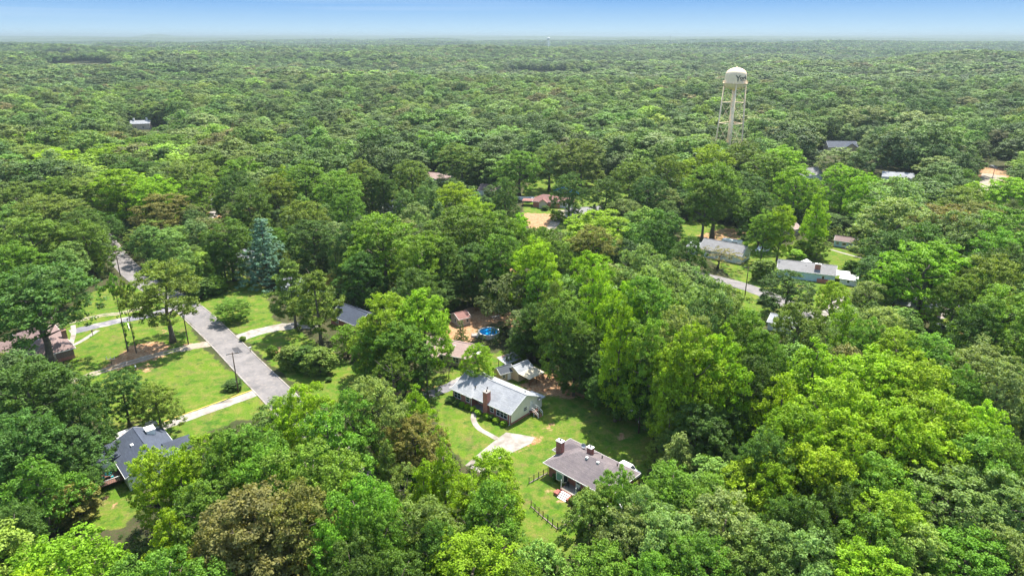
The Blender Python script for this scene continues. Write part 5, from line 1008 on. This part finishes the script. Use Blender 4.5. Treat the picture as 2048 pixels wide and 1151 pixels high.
def sight_clear(x, y, hgt, rad, marg=0):
    """False where a tree would stand in front of something the photo shows (crown kept below the sight line to a clearing behind it)"""
    ok = np.ones(x.shape, bool); d = np.hypot(x, y)
    for cx, cy, tz, hw in SIGHTS:
        D = math.hypot(cx, cy); ux, uy = cx/D, cy/D
        along = x*ux + y*uy; side = np.abs(-x*uy + y*ux); hwid = hw*along/D + rad
        zline = HCAM - (HCAM - tz)*along/D
        ok &= ~((along < D - 1) & (along > 0) & (side < hwid) & (hgt > zline))
    return ok
SIGHTS = []
for o in C.objects:
    if o.type == 'EMPTY' and o.parent is None and o.get('category') in ('house', 'garage', 'shed', 'shelter', 'car', 'van', 'camper', 'pool', 'utility pole', 'warehouse'):
        c_ = o.get('category'); q = o.location
        if c_ in ('house', 'warehouse') and q.y < 900 and not any(k_ in o['label'] for k_ in ('behind the tallest', 'half hidden', 'almost hidden', 'tucked')):
            for f_ in (.15, .5, .85):
                mx = max((ch.bound_box[6][0] for ch in o.children if ch.type == 'MESH'), default=8)
                w_ = o.matrix_basis @ Vector((mx*f_, 3, 0)); SIGHTS.append((w_.x, w_.y, 2.2 if q.y < 300 else 6.0, 3))
        elif q.y < 900: SIGHTS.append((q.x, q.y, 1.2, 2.5))
SIGHTS.append((wt_xy[0], wt_xy[1], 21, 8))
for pl in LAWNS[:6]:
    xs_ = [q.x for q in pl]; ys_ = [q.y for q in pl]
    sx_, sy_ = np.meshgrid(np.arange(min(xs_), max(xs_), 6), np.arange(min(ys_), max(ys_), 6)); sx_, sy_ = sx_.ravel(), sy_.ravel()
    for a, b in zip(sx_, sy_):
        if poly_dist(np.array([a]), np.array([b]), pl)[0] > 2: SIGHTS.append((a, b, .3, 2.5))
fr = np.random.default_rng(77)
# candidates by jittered grid
def candidates(dmin, dmax, sp, half=0.80):
    n = int(2*half*dmax/sp)+2; m = int(dmax/sp)+2
    xs, ys = np.meshgrid((np.arange(n)-n/2)*sp, np.arange(m)*sp + 20); xs = xs + (np.arange(m) % 2)[:, None]*sp*.5
    xs = (xs + fr.uniform(-.38, .38, xs.shape)*sp).ravel(); ys = (ys + fr.uniform(-.38, .38, ys.shape)*sp).ravel()
    d = np.hypot(xs, ys); k = (d > dmin) & (d < dmax) & (np.abs(xs) < half*ys + 25); return xs[k], ys[k]
xa, ya = candidates(55, 330, 8.6); xb, yb = candidates(330, 1000, 12.0); x, y = np.concatenate([xa, xb]), np.concatenate([ya, yb])
k = (clear_depth(x, y) < 1.0) & (road_d(x, y) > 7) & ~in_house(x, y, 5) & (np.hypot(x-wt_xy[0], y-wt_xy[1]) > 12)
x, y = x[k], y[k]
d2 = np.full(len(x), 99.0)
for px, py, pr in pts: d2 = np.minimum(d2, np.hypot(x-px, y-py)/max(pr, 2))
hg = fr.uniform(15, 24, len(x)); near_h = np.hypot(x, y) < 330; hg[near_h] = fr.uniform(10, 17, near_h.sum())
wd = hg*np.where(near_h, fr.uniform(.55, .78, len(x)), fr.uniform(.66, 1.3, len(x))); hg = np.where(near_h, hg, hg*fr.uniform(.85, 1.2, len(x))); ok = (d2 > np.where(near_h, .95, .9)) & sight_clear(x, y, hg, wd*.5)
x, y, hg, wd = x[ok], y[ok], hg[ok], wd[ok]
size = wd/np.hypot(x, y); vis = np.abs(x) < 0.755*y + 4
order = np.argsort(np.where(vis, np.hypot(x, y), 1e6 + np.hypot(x, y)))
n_left = max(0, N_LIMIT - len(broad)); LET = np.array(list('GDOSBTY')); PR = np.array([.33, .31, .18, .08, .06, .03, .01]); used = np.zeros(len(x), bool)
for i in order[:n_left]:
    if not vis[i]: continue
    L_ = str(fr.choice(LET, p=PR)); q = Vector((x[i], y[i], hg[i])); dep = math.atan2(HCAM-hg[i], y[i]); v_ = 575.5 - math.tan(PITCH-dep)*F_PX
    tcam = y[i]*math.cos(PITCH) + (HCAM-hg[i])*math.sin(PITCH); u_ = 1024 + x[i]/tcam*F_PX
    plant(float(x[i]), float(y[i]), float(hg[i]), float(wd[i]), 'oak' if fr.random() < .8 else 'poplar', L_, (u_, v_)); used[i] = True
# labels for the trees that are not yet labelled
LM = []
for o in C.objects:
    if o.parent is None and o.get('label') and o.get('category') in ('house', 'shed', 'water tower', 'pool', 'utility pole', 'garage', 'shelter') and o.location.y < 700:
        LM.append(o)
SHORT = {}
for o in LM:
    SHORT[o.name] = o['label']
def pix(p):
    tcam = p.y*math.cos(PITCH) + (HCAM-p.z)*math.sin(PITCH); yy = p.y*math.sin(PITCH) - (HCAM-p.z)*math.cos(PITCH)
    return 1024 + p.x/tcam*F_PX, 575.5 - yy/tcam*F_PX
NICK = [('brick ranch house', 'the grey brick ranch house'), ('small tan shed', 'the dark roofed tan shed'), ('tan gable shed', 'the tan shed with canopy'), ('low open shelter', 'the rusty roofed shelter'), ('brick house with brown hip', 'the brown hip roofed house'),
 ('white house with dark slate', 'the slate roofed deck house'), ('mauve hip', 'the mauve roofed house'), ('slate roofed house with red', 'the red chimney slate house'), ('faded pink', 'the faded pink roofed house'), ('small white shed with brown', 'the white poolside shed'),
 ('glimpsed behind the tallest', 'the pale house behind pines'), ('tucked behind the blue', 'the house behind blue spruce'), ('white sunroom', 'the red roofed brick house'), ('long pale grey roofed building', 'the long pale grey building'), ('pale pink roof showing', 'the pale pink roofed house'),
 ('dark roofed house with pale', 'the dark roofed gable house'), ('almost hidden', 'the half hidden house'), ('through the gap', 'the house in the gap'), ('white gable house with', 'the white gable house'), ('long pale roofed house', 'the long blue walled house'),
 ('white roofed shed', 'the white roofed shed'), ('pale blue shed', 'the pale blue shed'), ('tan shed standing', 'the tan shed at right'), ('long grey roofed brick', 'the long grey roofed house'), ('pale roofed garage', 'the pale garage'), ('white roofed cabin', 'the white cabin'),
 ('white topped shed', 'the white topped shed'), ('pink house with grey', 'the two storey pink house'), ('white house with chimneys', 'the far white chimneyed house'), ('water tower with a domed', 'the large water tower'), ('above ground', 'the round pool'), ('grey transformer', 'the transformer pole'),
 ('wide crossarm', 'the wide armed pole'), ('street light arm', 'the street light pole'), ('short dark utility', 'the short dark pole'), ('slim utility', 'the slim roadside pole'), ('edge of the wood', 'the pole by the wood'), ('far utility', 'the pole on gravel road'), ('pale house behind the tall', 'the house behind tree row'), ('grey roofed house between', 'the upper right grey house'), ('tarpaulin', 'the blue tarpaulins')]
lm = []
for o in LM:
    for key, nk in NICK:
        if key in o['label']: lm.append((*pix(o.location + Vector((3, 3, 2))), nk, o.location.copy())); break
def size_word(t):
    h = t[5]; return 'small' if h < 11 else ('' if h < 21.5 else ('tall' if h < 25.5 else 'towering'))
raw = {}
for t in trees:
    if t[0].get('label'): continue
    u, v = t[1], t[2] + 40
    best = min(lm, key=lambda q: math.hypot((u-q[0])*1.0, (v-q[1])*1.6)); du, dv = u-best[0], v-best[1]
    dd = t[0].location - best[3]
    if abs(du) > 1.4*abs(dv): rel = 'left of' if du < 0 else 'right of'
    elif dd.y > 0: rel = 'behind'
    else: rel = 'in front of'
    if math.hypot(du, dv) > 170: rel = {'left of': 'far left of', 'right of': 'far right of', 'behind': 'far behind', 'in front of': 'well before'}[rel]
    rel = 'before' if rel == 'in front of' else rel; lab = ' '.join(w_ for w_ in (size_word(t), CNAME[t[3]], SHAPE[t[4]], rel, best[2]) if w_); raw.setdefault(lab, []).append(t)
ORD = ['leftmost', 'second from left', 'third from left', 'fourth from left', 'fifth from left', 'sixth from left', 'seventh from left', 'eighth from left', 'ninth from left', 'tenth from left']
NUM = ['', 'one', 'two', 'three', 'four', 'five', 'six', 'seven', 'eight', 'nine', 'ten', 'eleven', 'twelve']
for lab, ts in raw.items():
    ts.sort(key=lambda t: t[1])
    for i, t in enumerate(ts):
        if len(ts) == 1: t[0]['label'] = lab
        elif len(ts) == 2: t[0]['label'] = lab + (', the left one' if i == 0 else ', the right one')
        else: t[0]['label'] = lab + ', ' + (ORD[i] if i < len(ORD)-0 and i < len(ts)-1 else ('rightmost' if i == len(ts)-1 else 'number %d from left' % (i+1)))
# ---------------------------------------------------------------- meshes for the mass (not linked to the scene themselves)
def proto(name, me): return bpy.data.objects.new(name, me)
NEARV, MIDV, FARV, BUSHV = [], [], [], []
for i in range(5):
    L, r_ = lobes_for('oak' if i < 4 else 'poplar', 1100+i, 44, 4.0, 19.6, 6.0, (1.3, 2.3), .15, .2, 1.1)
    NEARV.append(proto('wood_near', clumpy(1200+i, L, r_, 13, .75, 22, .26, drop=.05, rough=.3, mat=M['leaf_far'])))
for i in range(4):
    L, r_ = lobes_for('oak', 1300+i, 22, 5.0, 19.6, 6.0, (1.7, 2.6), .1, .2, 1.1)
    MIDV.append(proto('wood_mid', clumpy(1400+i, L, r_, 11, 1.0, 10, .52, drop=.03, rough=.25, mat=M['leaf_far'])))
for i in range(4):
    r = np.random.default_rng(1500+i); cs = []
    for k in range(9): cs.append((*r.uniform(-15, 15, 2), r.uniform(13, 18)))
    L = np.array(cs); FARV.append(proto('wood_far', clumpy(1600+i, L, r.uniform(4.5, 6.5, 9), 1.2, 1.6, 3, 2.6, flat=.7, drop=0, rough=.45, mat=M['leaf_far'])))
for i in range(3):
    L, r_ = lobes_for('round', 1700+i, 22, .3, 5.6, 3.2, (.9, 1.5), .2, .15, 1.0)
    BUSHV.append(proto('undergrowth_clump', clumpy(1800+i, L, r_, 9, .5, 12, .26, mat=M['leaf_far'])))
def gn_scatter(name, rows, sets):
    """rows: dict of arrays x y z rot sx sz r g b lod ; sets: list of lists of proto objects, one list per lod"""
    n = len(rows['x']); me = bpy.data.meshes.new(name); me.vertices.add(n)
    me.vertices.foreach_set('co', np.stack([rows['x'], rows['y'], rows['z']], 1).astype(np.float32).ravel())
    def at(nm, typ, val, key):
        a = me.attributes.new(nm, typ, 'POINT'); a.data.foreach_set(key, np.asarray(val).ravel())
    at('rotv', 'FLOAT_VECTOR', np.stack([np.zeros(n), np.zeros(n), rows['rot']], 1).astype(np.float32), 'vector')
    at('sclv', 'FLOAT_VECTOR', np.stack([rows['sx'], rows['sx'], rows['sz']], 1).astype(np.float32), 'vector')
    at('tint', 'FLOAT_COLOR', np.stack([rows['r'], rows['g'], rows['b'], np.ones(n)], 1).astype(np.float32), 'color')
    at('lod', 'INT', rows['lod'].astype(np.int32), 'value'); at('pick', 'INT', rng.integers(0, 1000, n).astype(np.int32), 'value')
    o = bpy.data.objects.new(name, me); C.objects.link(o)
    g = bpy.data.node_groups.new(name, 'GeometryNodeTree'); g.interface.new_socket('Geometry', in_out='INPUT', socket_type='NodeSocketGeometry'); g.interface.new_socket('Geometry', in_out='OUTPUT', socket_type='NodeSocketGeometry')
    gi = g.nodes.new('NodeGroupInput'); gout = g.nodes.new('NodeGroupOutput'); jn = g.nodes.new('GeometryNodeJoinGeometry'); g.links.new(jn.outputs[0], gout.inputs[0])
    def named(nm, typ):
        a = g.nodes.new('GeometryNodeInputNamedAttribute'); a.data_type = typ; a.inputs['Name'].default_value = nm
        return [s for s in a.outputs if s.enabled and s.name == 'Attribute'][0]
    lod, pick, rot, scl = named('lod', 'INT'), named('pick', 'INT'), named('rotv', 'FLOAT_VECTOR'), named('sclv', 'FLOAT_VECTOR')
    e2r = g.nodes.new('FunctionNodeEulerToRotation'); g.links.new(rot, e2r.inputs[0])
    for li, vs in enumerate(sets):
        j = g.nodes.new('GeometryNodeJoinGeometry')
        for ob in vs:
            oi = g.nodes.new('GeometryNodeObjectInfo'); oi.inputs['Object'].default_value = ob; oi.inputs['As Instance'].default_value = True
            g.links.new(oi.outputs['Geometry'], j.inputs[0])
        cmp_ = g.nodes.new('FunctionNodeCompare'); cmp_.data_type = 'INT'; cmp_.operation = 'EQUAL'
        ii = [s for s in cmp_.inputs if s.enabled and s.type == 'INT']; g.links.new(lod, ii[0]); ii[1].default_value = li
        ip = g.nodes.new('GeometryNodeInstanceOnPoints'); g.links.new(gi.outputs[0], ip.inputs['Points']); g.links.new(cmp_.outputs[0], ip.inputs['Selection'])
        g.links.new(j.outputs[0], ip.inputs['Instance']); ip.inputs['Pick Instance'].default_value = True; g.links.new(pick, ip.inputs['Instance Index'])
        g.links.new(e2r.outputs[0], ip.inputs['Rotation']); g.links.new(scl, ip.inputs['Scale']); g.links.new(ip.outputs[0], jn.inputs[0])
    md = o.modifiers.new('scatter', 'NODES'); md.node_group = g; return o
PALA = np.array([PAL[c] for c in LET])
def tints(n, probs=PR, xs=None, ys=None):
    ix = fr.choice(len(LET), n, p=probs)
    if xs is not None:      # stands of one kind: neighbouring trees tend to share their colour
        nz = np.sin(xs*.011+1)*np.cos(ys*.009) + .6*np.sin(xs*.023-ys*.017) + fr.normal(size=n)*.9
        rk = np.argsort(np.argsort(nz))/n; order_ = np.array([1, 0, 2, 3, 5, 4, 6]); cs = np.cumsum(probs[order_]); alt = order_[np.minimum(np.searchsorted(cs, rk), 6)]
        ix = np.where(fr.random(n) < .6, alt, ix)
    c = PALA[ix]*fr.uniform(.66, 1.3, (n, 1)); c = c*.84 + c.mean(1, keepdims=True)*.16; return c*fr.uniform(.92, 1.08, (n, 3))
rest = ~used
X1, Y1, H1_, W1 = x[rest], y[rest], hg[rest], wd[rest]; keep = vis[rest] | (np.hypot(X1, Y1) < 1000); X1, Y1, H1_, W1 = X1[keep], Y1[keep], H1_[keep], W1[keep]
x2, y2 = candidates(1000, 3200, 16.5, .78); h2 = fr.uniform(14, 23, len(x2)); st2 = .5 + .5*np.sin(x2*.013+y2*.005)*np.sin(y2*.011-x2*.004+1); h2 = h2*(.78+.4*st2); w2 = h2*fr.uniform(.72, 1.65, len(x2))
gap = np.sin(x2*.0061+.7)*np.sin(y2*.0043+1.1) + .5*np.sin(x2*.013+y2*.009); k2 = (gap < 1.12) & ~in_house(x2, y2, 10) & sight_clear(x2, y2, h2, w2*.4); x2, y2, h2, w2 = x2[k2], y2[k2], h2[k2], w2[k2]
x3, y3 = candidates(3200, 9000, 34, .78)
gap3 = np.sin(x3*.0031+.7)*np.sin(y3*.0023+1.1) + .5*np.sin(x3*.006+y3*.004); k3 = (gap3 < 1.0) & ~in_house(x3, y3, 14); x3, y3 = x3[k3], y3[k3]; n3 = len(x3)
XX = np.concatenate([X1, x2, x3]); YY = np.concatenate([Y1, y2, y3]); n = len(XX)
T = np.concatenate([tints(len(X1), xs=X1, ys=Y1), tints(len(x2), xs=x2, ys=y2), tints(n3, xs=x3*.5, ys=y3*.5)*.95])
dsat = np.clip((np.hypot(XX, YY)-300)/900, 0, 1)[:, None]*.16; T = T*(1-dsat) + T.mean(1, keepdims=True)*dsat  # crowns greyed with distance: some of the haze is put into their tint
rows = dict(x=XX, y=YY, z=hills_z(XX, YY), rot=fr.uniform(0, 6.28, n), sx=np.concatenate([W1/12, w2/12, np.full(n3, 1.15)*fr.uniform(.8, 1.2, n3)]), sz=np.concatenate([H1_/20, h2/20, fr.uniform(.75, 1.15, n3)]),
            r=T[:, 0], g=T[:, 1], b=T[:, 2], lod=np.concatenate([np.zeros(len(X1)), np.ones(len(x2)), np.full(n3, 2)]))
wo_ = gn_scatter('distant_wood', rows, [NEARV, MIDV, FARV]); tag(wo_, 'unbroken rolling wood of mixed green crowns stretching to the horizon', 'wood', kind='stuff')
# undergrowth between the nearer trees
x, y = candidates(60, 420, 3.6); k = (clear_depth(x, y) < -1.2) & (road_d(x, y) > 5.5) & ~in_house(x, y, 2.0); x, y = x[k], y[k]
hu = fr.uniform(2.0, 6.0, len(x)); ed = np.clip(-clear_depth(x, y)/8, .35, 1); hu = hu*ed; k = sight_clear(x, y, hu, 1.5); x, y, hu, ed = x[k], y[k], hu[k], ed[k]; n = len(x)
PRU = np.array([.34, .34, .16, .06, .06, .03, .01]); T = tints(n, PRU)*.85
ug = gn_scatter('undergrowth', dict(x=x, y=y, z=np.zeros(n)-.1, rot=fr.uniform(0, 6.28, n), sx=hu/5.5*fr.uniform(.8, 1.2, n), sz=hu/5.8, r=T[:, 0], g=T[:, 1], b=T[:, 2], lod=np.zeros(n)), [BUSHV]); tag(ug, 'low dense undergrowth filling the ground between the trees', 'undergrowth', kind='stuff')
# ---------------------------------------------------------------- air
hz = MB().box(-26000, 26000, -1500, 24000, -60, 116).build('haze', None or M['glass']); hz.data.materials.clear()
hm_ = bpy.data.materials.new('haze air'); hm_.use_nodes = True; t = hm_.node_tree; t.nodes.clear(); o_ = t.nodes.new('ShaderNodeOutputMaterial'); pv = t.nodes.new('ShaderNodeVolumePrincipled')
pv.inputs['Density'].default_value = 0.00011; pv.inputs['Color'].default_value = (0.33, 0.41, 0.45, 1); pv.inputs['Anisotropy'].default_value = 0.2; t.links.new(pv.outputs[0], o_.inputs['Volume']); hz.data.materials.append(hm_)
try: hm_.cycles.homogeneous_volume = True
except Exception: pass
tag(hz, 'pale blue summer haze over the distant wood', 'haze', kind='stuff'); hz.display_type = 'WIRE'
for t in trees:
    cd = clear_depth(t[0].location.x, t[0].location.y)[0]
    if cd > 1.5 and t[6] > 5: pb = pix(t[0].location); print('INLAWN', int(t[1]), int(t[2]), t[5], t[4], t[3], 'base', int(pb[0]), int(pb[1]))
print('TREES', len(trees), 'broad', len([t for t in trees if ONAME[t[4]] == 'broadleaf_tree']), 'mass', len(XX), 'under', n)
